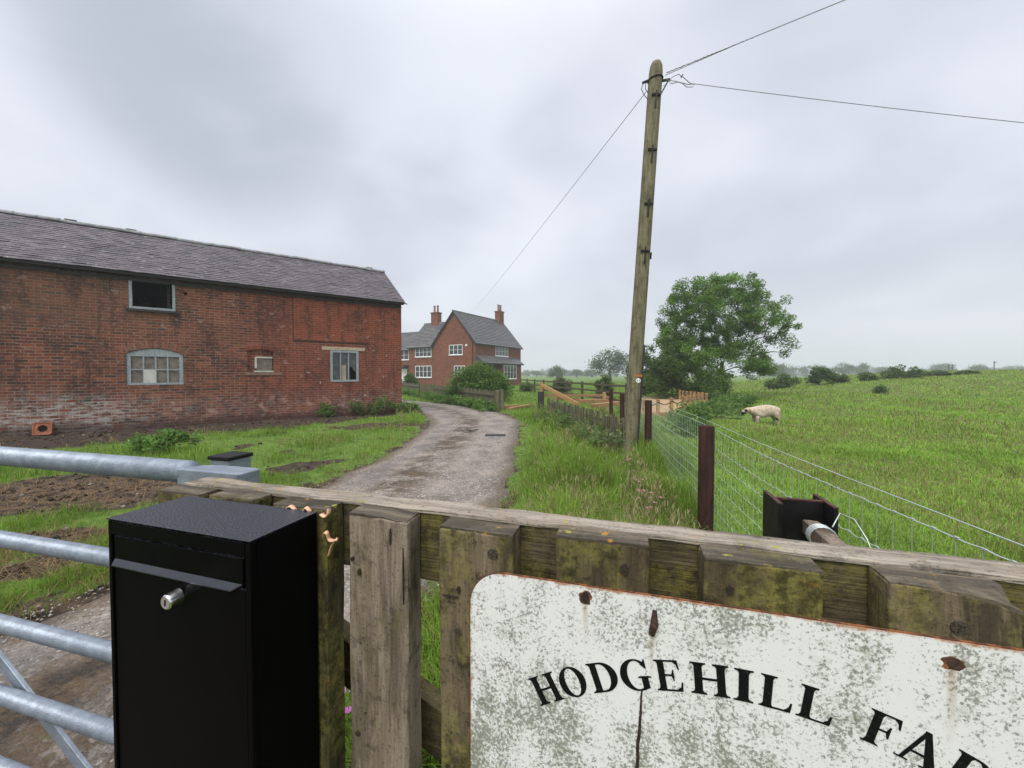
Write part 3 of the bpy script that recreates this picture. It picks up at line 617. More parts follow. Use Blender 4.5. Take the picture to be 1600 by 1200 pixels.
# ------------------------------------------------------------------ the fence by the camera (local frame: x along, y away from the camera, z up)
F0 = Vector((0, 0.64, 0)); FRZ = math.atan2(-605, 2000)
FM = Matrix.Translation(F0) @ Matrix.Rotation(FRZ, 4, 'Z')
def fpt(px, py, y=0.0):                   # photo pixel -> fence frame on the plane y
    Mi = FM.inverted(); o = Mi @ Vector(EYE); d = (Mi.to_3x3() @ Vector(ray(px, py))); t = (y - o.y) / d.y; return o + d * t
def board(x0, x1, y0, y1, z0, z1, cuts=(3, 1, 10), amp=0.0016, seed=0.0, top=None):
    nx_, ny_, nz_ = cuts; mb = MB(); bm = bmesh.new()
    bmesh.ops.create_cube(bm, size=1.0)
    for v in bm.verts: v.co = Vector((x0 if v.co.x < 0 else x1, y0 if v.co.y < 0 else y1, z0 if v.co.z < 0 else z1))
    for ax, (a, c, k) in enumerate(((x0, x1, nx_), (y0, y1, ny_), (z0, z1, nz_))):
        for i in range(1, k):
            p = [0, 0, 0]; p[ax] = a + (c - a) * i / k; nn = [0, 0, 0]; nn[ax] = 1
            bmesh.ops.bisect_plane(bm, geom=bm.verts[:] + bm.edges[:] + bm.faces[:], plane_co=p, plane_no=nn)
    for v in bm.verts:
        q = mnoise.noise_vector(v.co * 9 + Vector((seed, seed * 2.1, 0))) * amp + mnoise.noise_vector(v.co * 45 + Vector((seed, 0, 3))) * amp * 0.5
        v.co += q
        if top and abs(v.co.z - z1) < 0.012: v.co.z += top(v.co.x, v.co.y)
    me = bpy.data.meshes.new('board'); bm.to_mesh(me); bm.free(); return me

fence = thing('timber_fence', 'weathered mossy timber panel of upright boards on a rail, across the foreground', 'fence', F0, FRZ)
specs = [(-1.02, -0.885, 1.222, 'picket_dark'), (-0.858, -0.724, 1.231, 'picket_dark'), (-0.695, -0.567, 1.234, 'picket_dark'), (-0.515, -0.379, 1.233, 'picket_dark'), (-0.328, -0.199, 1.235, 'picket_grey'),
         (-0.135, 0.002, 1.229, 'picket'), (0.0735, 0.217, 1.239, 'picket_dark'), (0.2915, 0.439, 1.2325, 'picket_dark'), (0.5087, 0.640, 1.2305, 'picket'), (0.705, 0.84, 1.232, 'picket_dark'), (0.905, 1.03, 1.228, 'picket')]
for i, (a, bb, zt, mk) in enumerate(specs):
    if i == 0: continue
    tp = None
    if i == 8: tp = lambda x, y: (-0.014 * max(0.0, min(1.0, (x - 0.600) / 0.038)) if y < 0.03 else 0.0) - (0.003 if x > 0.56 and y < 0.02 else 0.0)
    elif i == 4: tp = lambda x, y: -0.0035 * (1 if x > -0.23 else 0) - 0.002 * max(0, (0.02 - y) / 0.02)
    p = finish('picket', board(a, bb, 0.0, 0.048, 0.03, zt, (5, 3, 14), 0.0022, i * 3.7, tp), M[mk], fence, smooth=True, bevel=0.004)
    # weathered end grain cap lying on the board
    if True:
        capm = board(a + 0.001, bb - 0.001, 0.001, 0.047, zt - 0.004, zt + 0.0025, (5, 3, 1), 0.0012, i * 1.3, tp)
        finish('end_grain', capm, M['end_grain'], p, smooth=True, bevel=0.0012)
    for zs in (fpt(770, 865).z,):
        if i in (5, 8):
            sx, sz = (fpt(770, 865).x, fpt(770, 865).z) if i == 5 else (fpt(1497, 980).x, fpt(1497, 980).z)
            mb = MB(); mb.tube([(sx, -0.003, sz), (sx, 0.004, sz)], [0.0085, 0.0095], 20); mb.box(sx - 0.006, sx + 0.006, -0.0036, -0.0028, sz - 0.0012, sz + 0.0012); mb.box(sx - 0.0012, sx + 0.0012, -0.0038, -0.0029, sz - 0.006, sz + 0.006)
            mb.build('screw', M['screw'], p)
def knot_crack(parent, px, py, rx, rz, y=-0.0035):
    p = fpt(px, py, 0.0); P = []; rx *= (0.7 if rx > .0015 else 1); rz *= (0.7 if rz > .0015 else 1)
    for k in range(16):
        a = 2 * math.pi * k / 16; q = 1 + 0.4 * mnoise.noise(Vector((math.cos(a) * 2 + px, math.sin(a) * 2, py))); P.append((p.x + rx * q * math.cos(a), p.z + rz * q * math.sin(a)))
    m_ = MB(); m_.prism(P, y, 0.012); m_.build('knot_or_crack', M['knot_crack'], parent)  # thin dark pieces for both knots and cracks in the boards
pk = [o for o in bpy.data.objects if o.parent == fence and o.name.startswith('picket')]; pk.sort(key=lambda o: min(v.co.x for v in o.data.vertices))
for i_, px, py, rx, rz in ((3, 551, 873, .004, .006), (3, 562, 893, .0045, .009), (3, 572, 1113, .002, .002), (3, 560, 1145, .007, .005), (3, 631, 900, .0011, .075), (4, 717, 921, .005, .009), (4, 704, 930, .022, .0011), (4, 700, 1196, .006, .004), (5, 976, 890, .008, .013), (6, 1140, 921, .007, .009), (3, 611, 838, .0025, .022)): knot_crack(pk[i_], px, py, rx, rz)
rl = finish('rail', board(-0.84, 1.5, 0.0495, 0.098, 1.100, 1.2345, (90, 3, 4), 0.0022, 2.2), M['rail'], fence, smooth=True, bevel=0.003)
finish('rail_top', board(-0.842, 1.502, 0.047, 0.1005, 1.231, 1.2395, (120, 4, 1), 0.0018, 8.2, lambda x, y: 0.0035 * mnoise.noise(Vector((x * 14, y * 25, 1)))), M['rail_top'], rl, smooth=True, bevel=0.002)
finish('rail', board(-0.84, 1.5, 0.0495, 0.098, 0.28, 0.41, (60, 2, 3), 0.002, 5.2), M['rail'], fence, smooth=True, bevel=0.003)
a, bb = fpt(668, 1085, 0.075), fpt(700, 1150, 0.075)
mb = MB(); mb.beam((-0.70, 0.124, 0.965), (0.62, 0.124, 0.385), 0.044, 0.10); mb.build('brace', M['rail'], fence, bevel=0.003)

# ------------------------------------------------------------------ letterbox on the fence
bx0, bx1, by0, by1, bz0, bz1 = -0.750, -0.398, -0.144, -0.004, 0.64, 1.229
box = thing('letterbox', 'tall black steel letterbox with a chrome lock, fixed to the timber fence', 'letterbox', F0, FRZ)
mb = MB(); t = 0.0022
mb.box(bx0, bx1, by0 + 0.012, by1, bz0, bz1 - 0.001)
for q in ((bx0, bx0 + 0.010, bz0, bz1 - 0.002), (bx1 - 0.012, bx1, bz0, bz1 - 0.002)): mb.box(q[0] + .0005, q[1] - .0005, by0 + 0.001, by0 + 0.0115, q[2], q[3])
mb.box(bx0 + 0.010, bx1 - 0.012, by0 + 0.0005, by0 + 0.0115, bz1 - 0.027, bz1 - 0.0025)
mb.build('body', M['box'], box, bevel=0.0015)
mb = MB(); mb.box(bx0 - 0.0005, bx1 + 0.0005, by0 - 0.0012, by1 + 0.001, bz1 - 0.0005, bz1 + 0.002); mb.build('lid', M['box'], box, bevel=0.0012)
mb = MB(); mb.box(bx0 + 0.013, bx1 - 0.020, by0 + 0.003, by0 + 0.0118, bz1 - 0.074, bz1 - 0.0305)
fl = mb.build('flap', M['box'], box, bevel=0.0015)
mb = MB(); zl = bz1 - 0.074
pass
v = [(bx0 + 0.015, by0 + 0.003, zl + 0.0005), (bx1 - 0.022, by0 + 0.003, zl + 0.0005), (bx1 - 0.040, by0 - 0.0035, zl - 0.0095), (bx0 + 0.0165, by0 - 0.0035, zl - 0.0095)]
mb.add(v + [(p[0], p[1], p[2] - 0.0018) for p in v], [(0, 1, 2, 3), (7, 6, 5, 4), (0, 4, 5, 1), (1, 5, 6, 2), (2, 6, 7, 3), (3, 7, 4, 0)])
mb.build('flap_lip', M['lip'], fl)
mb = MB(); mb.box(bx0 + 0.0125, bx1 - 0.0145, by0 + 0.0035, by0 + 0.0119, bz0 + 0.012, bz1 - 0.0825); mb.build('door', M['box'], box, bevel=0.0012)
lp_ = fpt(285, 929, by0); mb = MB()
mb.tube([(lp_.x, by0 + 0.004, lp_.z), (lp_.x, by0 - 0.004, lp_.z), (lp_.x, by0 - 0.006, lp_.z), (lp_.x, by0 - 0.024, lp_.z), (lp_.x, by0 - 0.0265, lp_.z)], [0.014, 0.014, 0.0155, 0.0125, 0.0105], 28)
lk = mb.build('lock', M['chrome'], box, smooth=False, bevel=0.0006)
mb = MB(); mb.box(lp_.x - 0.0012, lp_.x + 0.0012, by0 - 0.0272, by0 - 0.0266, lp_.z - 0.005, lp_.z + 0.005); mb.build('keyhole', M['hole_black'], lk)

lf_ = fpt(397, 1128, -0.02); lw_ = FM @ Vector((bx1 + 0.0012, -0.10, lf_.z)); mb = MB()
mb.add([(0, 0, 0), (0.002, 0.006, 0.010), (0.0005, 0.002, 0.026), (0.003, -0.005, 0.014), (0.004, 0.0005, 0.013)], [(0, 1, 4), (1, 2, 4), (2, 3, 4), (3, 0, 4)])
tag(mb.build('dry_leaf', M['tan_board'], None, lw_, FRZ), 'tiny dry tan leaf stuck to the side of the black letterbox', 'leaf')
# ------------------------------------------------------------------ enamel sign
sgn = thing('farm_sign', 'white rust edged enamel name sign with black curved lettering, screwed to the fence boards', 'sign', F0, FRZ)
sx0, sx1, sz0, sz1, rad = -0.0745, 0.762, 0.56, 1.1705, 0.062
def rr(x0, x1, z0, z1, r, n=10):
    P = []
    for cx, cz, a0 in ((x1 - r, z1 - r, 0), (x0 + r, z1 - r, 90), (x0 + r, z0 + r, 180), (x1 - r, z0 + r, 270)):
        for k in range(n + 1): a = R(a0 + 90 * k / n); P.append((cx + r * math.cos(a), cz + r * math.sin(a) + 0.008 * (cx - 0.3)))
    return P
mb = MB(); mb.prism(rr(sx0, sx1, sz0, sz1, rad), -0.0052, -0.0022); mb.build('plate', M['rim'], sgn)
mb = MB(); mb.prism(rr(sx0 + 0.0016, sx1 - 0.0016, sz0 + 0.0016, sz1 - 0.0016, rad - 0.0016), -0.0062, -0.0050); mb.build('enamel_face', M['enamel'], sgn)
# bold serif capitals, cap height 1
def ell(cx, cy, rx, ry, a0, a1, n=28): return [(cx + rx * math.cos(R(a0 + (a1 - a0) * k / n)), cy + ry * math.sin(R(a0 + (a1 - a0) * k / n))) for k in range(n + 1)]
def stem(x, w=0.21, z0=0.0, z1=1.0, sl=0.10, sr=0.10, foot=True, head=True):
    P = [[(x, z0), (x + w, z0), (x + w, z1), (x, z1)]]
    def serif(zb, s):
        return [(x - sl, zb), (x + w + sr, zb), (x + w + sr, zb + s * 0.035), (x + w + sr * 0.35, zb + s * 0.055), (x + w, zb + s * 0.12), (x, zb + s * 0.12), (x - sl * 0.35, zb + s * 0.055), (x - sl, zb + s * 0.035)]
    if foot: P.append(serif(z0, 1))
    if head: P.append(serif(z1, -1))
    return P
def strip(out, inn): return [[out[k], out[k + 1], inn[k + 1], inn[k]] for k in range(len(out) - 1)]
def armT(x0, x1, z, up): # thin arm ending in a wedge serif
    s = -1 if up else 1
    return [[(x0, z), (x1, z), (x1, z + s * 0.05), (x0, z + s * 0.05)], [(x1 - 0.16, z + s * 0.045), (x1, z), (x1 + 0.035, z + s * 0.29), (x1 - 0.01, z + s * 0.29), (x1 - 0.05, z + s * 0.14)]]
def glyph(ch):
    if ch == 'H': return stem(0.10) + stem(0.68) + [[(0.2, 0.47), (0.8, 0.47), (0.8, 0.535), (0.2, 0.535)]], 0.99
    if ch == 'O': return strip(ell(0.48, 0.5, 0.47, 0.525, 0, 360, 48), ell(0.48, 0.5, 0.245, 0.475, 0, 360, 48)), 0.96
    if ch == 'D': return stem(0.10, sr=0.0) + strip([(0.2, 1.0)] + ell(0.40, 0.5, 0.50, 0.50, 90, -90, 32) + [(0.2, 0.0)], [(0.2, 0.945)] + ell(0.40, 0.5, 0.27, 0.445, 90, -90, 32) + [(0.2, 0.055)]), 0.91
    if ch == 'G':
        P = strip(ell(0.50, 0.5, 0.49, 0.525, 42, 300, 44), ell(0.53, 0.5, 0.285, 0.475, 48, 296, 44))
        P += [[(0.66, 0.02), (0.87, 0.06), (0.87, 0.42), (0.66, 0.42)], [(0.56, 0.40), (0.97, 0.40), (0.97, 0.435), (0.88, 0.455), (0.66, 0.455), (0.56, 0.435)], [(0.70, 0.85), (0.84, 0.70), (0.87, 0.70), (0.87, 1.02), (0.84, 1.02), (0.81, 0.945)], [(0.55, -0.025), (0.70, 0.0), (0.88, 0.075), (0.7, 0.10), (0.6, 0.03)]]
        return P, 0.98
    if ch == 'E': return stem(0.10, sr=0.0) + armT(0.2, 0.74, 1.0, True) + armT(0.2, 0.80, 0.0, False) + [[(0.25, 0.49), (0.52, 0.49), (0.52, 0.54), (0.25, 0.54)], [(0.50, 0.50), (0.56, 0.34), (0.59, 0.34), (0.59, 0.69), (0.56, 0.69), (0.50, 0.53)]], 0.85
    if ch == 'F': return stem(0.10) + armT(0.2, 0.72, 1.0, True) + [[(0.25, 0.47), (0.50, 0.47), (0.50, 0.52), (0.25, 0.52)], [(0.48, 0.48), (0.54, 0.32), (0.57, 0.32), (0.57, 0.67), (0.54, 0.67), (0.48, 0.51)]], 0.80
    if ch == 'I': return stem(0.10), 0.41
    if ch == 'L': return stem(0.10) + armT(0.2, 0.78, 0.0, False), 0.83
    if ch == 'A':
        return [[(0.42, 1.03), (0.52, 1.03), (0.22, 0.02), (0.13, 0.02)], [(0.40, 1.03), (0.54, 1.03), (0.95, 0.02), (0.70, 0.02)], [(0.25, 0.30), (0.72, 0.30), (0.70, 0.36), (0.27, 0.36)], [(0.02, 0), (0.34, 0), (0.34, 0.035), (0.02, 0.035)], [(0.60, 0), (1.02, 0), (1.02, 0.035), (0.60, 0.035)]], 1.03
    if ch == 'R':
        return stem(0.10) + strip([(0.2, 1.0)] + ell(0.46, 0.74, 0.33, 0.26, 90, -90, 20) + [(0.2, 0.48)], [(0.2, 0.945)] + ell(0.44, 0.74, 0.14, 0.205, 90, -90, 20) + [(0.2, 0.535)]) + [[(0.40, 0.50), (0.62, 0.52), (1.0, 0.03), (0.74, 0.03)], [(0.70, 0), (1.03, 0), (1.03, 0.035), (0.74, 0.035)]], 1.0
    return stem(0.12, 0.07) + stem(0.98, 0.21) + [[(0.06, 1.0), (0.32, 1.0), (0.72, 0.02), (0.62, 0.02)], [(0.62, 0.02), (0.70, 0.02), (1.12, 1.0), (1.04, 1.0)]], 1.28
CC = (0.343, 0.4735); CR, CH = 0.566, 0.0455
letters = [('H', -31.0, -26.5), ('O', -26.3, -21.9), ('D', -21.3, -16.9), ('G', -16.6, -12.0), ('E', -11.5, -7.7), ('H', -6.8, -1.7), ('I', -1.25, 1.2), ('L', 1.85, 5.9), ('L', 6.35, 10.5), ('F', 13.8, 17.5), ('A', 17.4, 22.3), ('R', 22.5, 27.4), ('M', 27.9, 34.0)]
mb = MB(); kk = 0
for li, (ch, a0, a1) in enumerate(letters):
    if li == 9: mb.build('lettering', M['black_line'], sgn); mb = MB()
    P, w = glyph(ch); am = R((a0 + a1) / 2); width = (a1 - a0) * math.pi / 180 * (CR + CH * 0.15); sx_ = width / w
    for poly in P:
        q = []
        for (x, z) in poly:
            lx = (x - w / 2) * sx_; rr_ = CR + z * CH
            q.append((CC[0] + math.sin(am) * rr_ + math.cos(am) * lx, CC[1] + math.cos(am) * rr_ - math.sin(am) * lx))
        mb.prism(q, -0.0068 - 0.00001 * (kk % 40), -0.0060); kk += 1
mb.build('lettering', M['black_line'], sgn)
def blotch(cx, cz, r, sq=1.0, seed=0, n=22, y=-0.0066, y1=-0.006):
    P = []
    for k in range(n):
        a = 2 * math.pi * k / n; q = r * (1 + 0.45 * mnoise.noise(Vector((math.cos(a) * 1.7 + seed * 3, math.sin(a) * 1.7, seed))))
        P.append((cx + q * math.cos(a), cz + q * sq * math.sin(a)))
    m_ = MB(); m_.prism(P, y, y1); return m_
for i, (px, py, r, sq) in enumerate(((915, 934, 0.0075, 1.1), (1491, 1037, 0.0085, 0.75))):
    p = fpt(px, py, -0.006)
    blotch(p.x, p.z, r * 1.35, sq, i + 3, y=-0.00645).build('rust_stain', M['rim'], sgn)
    blotch(p.x, p.z, r, sq, i, y=-0.0071).build('rusty_hole', M['rust_dark'], sgn)
p1, p2, p3 = fpt(1023, 953, -.006), fpt(1022, 975, -.006), fpt(1018, 990, -.006)
mb = MB(); mb.tube([(p1.x, -0.0065, p1.z), (p2.x, -0.010, p2.z), (p3.x, -0.0075, p3.z)], [0.003, 0.006, 0.0045], 8); mb.build('bent_nail', M['rust_dark'], sgn)
c0, c1, c2 = fpt(1003, 1078, -.006), fpt(998, 1120, -.006), fpt(989, 1200, -.006)
cx = [(c0.x + (c2.x - c0.x) * t + 0.0016 * mnoise.noise(Vector((t * 9, 1, 2))), c0.z + (c2.z - c0.z - 0.10) * t, 0.0012 + 0.0012 * min(1, t * 3)) for t in np.linspace(0, 1, 20)]
mb = MB(); mb.prism([(a - w, z) for a, z, w in cx] + [(a + w, z) for a, z, w in cx[::-1]], -0.0070, -0.0060); mb.build('crack', M['rust_dark'], sgn)

# curls of orange plastic by the letterbox
def curl(label, pts, w=0.006):
    mb = MB(); pts = [Vector(p) for p in pts]
    sm = []
    for i in range(len(pts) - 1):
        for k in range(6):
            t = k / 6; p0, p1, p2, p3 = pts[max(i - 1, 0)], pts[i], pts[i + 1], pts[min(i + 2, len(pts) - 1)]
            sm.append(0.5 * ((2 * p1) + (p2 - p0) * t + (2 * p0 - 5 * p1 + 4 * p2 - p3) * t * t + (3 * p1 - p0 - 3 * p2 + p3) * t ** 3))
    sm.append(pts[-1]); n = len(sm); v = []; f = []
    for i, p in enumerate(sm):
        d = (sm[min(i + 1, n - 1)] - sm[max(i - 1, 0)]).normalized(); sd = Vector((0, 1, 0.25)) - d * d.dot(Vector((0, 1, 0.25))); sd.normalize(); nn = d.cross(sd) * 0.0009
        v += [p + sd * w / 2 + nn, p - sd * w / 2 + nn, p - sd * w / 2 - nn, p + sd * w / 2 - nn]
        if i: o_ = 4 * (i - 1); f += [(o_ + k, o_ + (k + 1) % 4, o_ + 4 + (k + 1) % 4, o_ + 4 + k) for k in range(4)]
    f += [(0, 1, 2, 3), (4 * n - 1, 4 * n - 2, 4 * n - 3, 4 * n - 4)]
    base = FM @ pts[0]; mb.add([Vector(q) - pts[0] for q in v], f)
    tag(mb.build('plastic_strap', M['twine'], None, base, FRZ, smooth=True), label, 'strap', 'flesh coloured strap offcuts around the letterbox')
P_ = lambda px, py, y: tuple(fpt(px, py, y))
curl('thin flesh coloured strap curl lying flat on a mossy board behind the letterbox', [P_(279, 780, .004), P_(287, 774, .008), P_(298, 771, .010), P_(307, 775, .006), P_(306, 778, .002)], 0.007)
curl('wavy flesh coloured strap poking up along the back edge of the letterbox lid', [P_(449, 799, -.001), P_(449, 793, -.002), P_(455, 791, -.002), P_(462, 797, -.002), P_(466, 800, -.001), P_(474, 799, -.004), P_(478, 793, -.004), P_(487, 801, -.001)], 0.008)
curl('short flared flesh coloured strap end at the top back corner of the letterbox', [P_(502, 803, -.004), P_(508, 807, -.006), P_(513, 803, -.006), P_(514, 795, -.004)], 0.009)
curl('flesh coloured strap twisted into a drooping tail beside the letterbox side', [P_(506, 838, -.004), P_(507, 832, -.010), P_(511, 833, -.012), P_(514, 842, -.008), P_(520, 845, -.012), P_(526, 843, -.010), P_(519, 852, -.008), P_(514, 868, -.006)], 0.008)

# ------------------------------------------------------------------ field gate (left), its post, steel post (right)
GA = math.atan2(-0.254, 0.967); G0 = Vector((-1.72, 1.30, 0))
gate = thing('field_gate', 'galvanised tubular steel field gate with horizontal bars, left of the letterbox', 'gate', G0, GA)
mb = MB(); mb.tube([(-3.0, 0, 1.225), (0.84, 0, 1.225)], 0.0312, 24); mb.build('top_bar', M['galv'], gate, smooth=True)
for z in (0.940, 0.645, 0.392, 0.128):
    mb = MB(); mb.tube([(-3.0, 0, z), (0.95, 0, z)], 0.0252, 18); mb.build('bar', M['galv'], gate, smooth=True)
mb = MB(); mb.beam((-0.745, 0.030, 0.90), (0.55, 0.030, 0.03), 0.012, 0.044); mb.build('diagonal_brace', M['galv'], gate, bevel=0.002)
mb = MB(); mb.box(0.90, 0.955, -0.026, 0.026, 0.08, 1.199); mb.build('end_stile', M['galv'], gate, bevel=0.003)
pl = [(0.832, -0.030), (1.042, -0.030), (1.052, -0.020), (1.052, 0.030), (1.03, 0.038), (0.92, 0.038), (0.86, 0.026), (0.832, 0.0)]
mb = MB(); n_ = len(pl); vv = [(a, c, 1.192) for a, c in pl] + [(a, c, 1.240) for a, c in pl]
mb.add(vv, [tuple(range(n_))[::-1], tuple(range(n_, 2 * n_))] + [(i, (i + 1) % n_, (i + 1) % n_ + n_, i + n_) for i in range(n_)])
hd = mb.build('end_box', M['galv'], gate, bevel=0.003)
mb = MB(); mb.tube([(1.028, -0.0306, 1.217), (1.028, -0.029, 1.217)], 0.007, 14); mb.build('bolt_hole', M['hole_black'], hd)
gp = thing('gate_post', 'dark capped square steel gatepost behind the end of the galvanised gate', 'post', (-0.985, 1.35, 0), GA)
mb = MB(); mb.box(-0.042, 0.042, -0.042, 0.042, 0, 1.207); mb.build('shaft', M['galv'], gp, bevel=0.003)
mb = MB(); mb.box(-0.047, 0.047, -0.047, 0.047, 1.208, 1.221); mb.build('cap', M['black_steel'], gp, bevel=0.003)
hp = thing('steel_post', 'black rusty steel H section post behind the timber fence rail', 'post', tuple(at(1256, 788, 1.24)[:2]) + (0,), FRZ)
hw = 0.075; mb = MB()
for s in (-1, 1): mb.box(s * hw - 0.006, s * hw + 0.006, -0.03, 0.118, 0, 1.083)
mb.box(-hw + 0.006, hw - 0.006, 0.038, 0.050, 0, 1.080); mb.build('section', M['black_steel'], hp, bevel=0.002)
mb = MB()
for s in (-1, 1): mb.box(s * hw - 0.0065, s * hw + 0.0065, -0.031, 0.119, 1.0835, 1.087)
mb.box(-hw + 0.007, hw - 0.007, 0.037, 0.051, 1.0805, 1.085); mb.build('rusty_edge', M['rust'], hp)
sb = thing('slip_bar', 'pale square timber bar tied with wire, running from the steel post to the fence', 'bar', tuple(at(1262, 822, 1.22)))
e0 = Vector(at(1266, 823, 1.24)) - Vector(sb.location); e1 = Vector(at(1330, 880, 0.93)) - Vector(sb.location)
mb = MB(); mb.beam(e0, e1, 0.042, 0.042); mb.build('timber', M['picket_grey'], sb, bevel=0.003)
mb = MB(); d_ = (e1 - e0).normalized(); q_ = d_.to_track_quat('X', 'Z')
for k in range(4):
    c_ = e0 + (e1 - e0) * (0.28 + 0.035 * k)
    mb.tube([c_ + q_ @ Vector((0.006 * math.sin(a), 0.033 * math.cos(a), 0.033 * math.sin(a))) for a in np.linspace(0, 2 * math.pi, 17)], 0.0022, 6)
mb.tube([e0 + (e1 - e0) * 0.35 + Vector((0.03, 0, 0.03)), e0 + (e1 - e0) * 0.3 + Vector((0.075, 0.02, 0.06)), e0 + (e1 - e0) * 0.3 + Vector((0.11, 0.01, 0.045)), e0 + (e1 - e0) * 0.4 + Vector((0.125, 0, 0.0)), e0 + (e1 - e0) * 0.55 + Vector((0.13, 0.0, -0.05))], 0.0018, 6)
mb.build('tie_wire', M['wire'], sb, smooth=True)

# ------------------------------------------------------------------ netting fence into the field
net = thing('netting_fence', 'galvanised square mesh stock netting on brown round posts, along the meadow edge', 'fence', (FX(3.33), 3.33, 0))
o3 = np.array([FX(3.33), 3.33, 0.0])
def npt(y, z): return (FX(y) - o3[0], y - o3[1], z + float(height(np.array(FX(y)), np.array(y))) * 0)
for i, (px, Y, r) in enumerate(((1105, 3.33, 0.063), (1013.5, 6.60, 0.058), (972.5, 8.9, 0.054), (955, 11.6, 0.054))):
    X = (px - 800) / FOC * Y - o3[0]; mb = MB(); zt = 1.06
    mb.tube([(X, Y - o3[1], -0.05), (X, Y - o3[1], zt - 0.012), (X, Y - o3[1], zt)], [r, r, r * 0.9], 18); mb.build('post', M['red_post'], net, smooth=True, bevel=0.006)
yy = np.arange(-1.2, 11.5, 0.078); zs = [0.02 + 0.105 * k for k in range(10)]
sag = lambda y: 0.012 * math.sin(y * 2.1) - 0.01 * math.sin(y * 0.9)
zN = lambda z, y: z + sag(y) * z + (0.055 if z > 0.9 else 0.0) * 1.0 * (z / 0.965)
mb = MB(); offs = -0.065
def np2(y, z, j=0.0): a = npt(y, z); return (a[0] + offs * -1 * 0.98 * 0 + 0.066, a[1] - 0.013 + j, a[2])
for z in zs:
    pts = []
    for i, y in enumerate(yy):
        pts += [np2(y, zN(z, y) + random.uniform(-.003, .003), 0), np2(y + 0.039, zN(z, y) - 0.006 * (1 if z < 0.9 else 0.3) + random.uniform(-.002, .002))]
    mb.tube(pts, 0.0016 if z < 0.9 else 0.0021, 4)
for y in yy:
    pts = [np2(y + random.uniform(-.004, .004), zN(z, y)) for z in zs]; mb.tube(pts, 0.0014, 4)
    for z in zs[-3:]: mb.beam(np2(y - 0.008, zN(z, y)), np2(y + 0.008, zN(z, y)), 0.006, 0.006)
nt = mb.build('netting', M['wire'], net, recalc=False)
mb = MB(); mb.tube([np2(y, 1.072 + 0.4 * sag(y)) for y in np.arange(-1.2, 11.6, 0.4)], 0.0021, 5); mb.build('top_wire', M['wire'], net, smooth=True)

# ------------------------------------------------------------------ utility pole and lines
PB = np.array([2.03, 6.7, 0.0]); PT = at(1026, 95, 6.55)
pole = thing('utility_pole', 'tall leaning round timber utility pole standing in the grass verge', 'utility pole', PB)
ax = Vector(PT - PB); prof = [(-0.02, 0.122), (0.25, 0.118), (0.6, 0.113), (0.97, 0.110), (0.985, 0.100), (0.995, 0.075), (1.0, 0.03)]
mb = MB(); pts = []; rs = []
for t in np.linspace(-0.02, 0.97, 30): pts.append(ax * t); rs.append(float(np.interp(t, [a for a, _ in prof], [c for _, c in prof])))
for t in (0.985, 0.995, 1.0): pts.append(ax * t); rs.append(dict(prof)[t])
mb.tube(pts, rs, 24); mb.build('shaft', M['pole'], pole, smooth=True)
axn = ax.normalized(); fr = Vector((0, -1, 0)); sdv = axn.cross(fr).normalized(); fr = sdv.cross(axn).normalized()
for py in (155, 235, 315, 386):
    t = (665 - py) / (665 - 95) * 0.93 + 0.07; c_ = ax * t + fr * 0.112
    mb = MB(); mb.beam(c_ - axn * 0.14, c_ + axn * 0.11, 0.035, 0.022); mb.beam(c_ + axn * 0.04 - sdv * 0.075, c_ + axn * 0.04 + sdv * 0.066, 0.03, 0.032); mb.beam(c_ - axn * 0.17, c_ - axn * 0.14, 0.025, 0.025)
    mb.build('step_iron', M['black_steel'], pole)
c_ = ax * (0.07 + 0.93 * (665 - 386) / 570) + (-sdv if sdv.x < 0 else sdv) * 0.12
mb = MB(); mb.beam(c_ - axn * 0.05, c_ + axn * 0.05, 0.06, 0.05); mb.build('clip', M['black_steel'], pole)
tb = 0.07 + 0.93 * (665 - 124) / 570; cb = ax * tb
mb = MB(); mb.tube([cb + (fr * math.cos(a) + sdv * math.sin(a)) * 0.118 + axn * (0.02 * math.sin(a * 1) + 0.01) for a in np.linspace(0, 2 * math.pi, 25)], 0.010, 6)
rs_ = -sdv if sdv.x < 0 else sdv
mb.beam(cb + rs_ * 0.10, cb + rs_ * 0.24 + axn * 0.03, 0.03, 0.03); mb.beam(cb + rs_ * 0.22 + axn * 0.02, cb + rs_ * 0.115 - axn * 0.2, 0.02, 0.02); mb.beam(cb - rs_ * 0.10, cb - rs_ * 0.21 - axn * 0.05, 0.03, 0.03)
mb.tube([cb - rs_ * 0.2 - axn * 0.05, cb - rs_ * 0.22 - axn * 0.15, cb - rs_ * 0.16 - axn * 0.25, cb - rs_ * 0.11 - axn * 0.3], 0.006, 5)
mb.tube([cb - rs_ * 0.15 - axn * 0.05, cb - rs_ * 0.16 - axn * 0.13, cb - rs_ * 0.11 - axn * 0.2], 0.006, 5)
mb.build('top_bracket', M['black_steel'], pole)
tp_ = 0.07 + 0.93 * (665 - 572) / 570; c_ = ax * tp_ + fr * 0.119 + rs_ * 0.03
mb = MB(); mb.beam(c_ - rs_ * 0.06, c_ + rs_ * 0.06, 0.008, 0.04); mb.build('orange_plate', simple('orange_plate', (0.36, 0.14, 0.035), 0.5), pole)
mb = MB(); c2_ = c_ - axn * 0.085 - rs_ * 0.0; mb.tube([c2_ - fr * 0.004, c2_ + fr * 0.006], 0.040, 16); dk = mb.build('number_disc', M['whiteframe'], pole)
mb = MB(); 
for s in (-1, 1): mb.tube([c2_ + rs_ * 0.018 * s + fr * 0.006, c2_ + rs_ * 0.018 * s + fr * 0.0085], 0.008, 10)
mb.build('stud', M['black_line'], dk)
sb_ = ax * 0.02
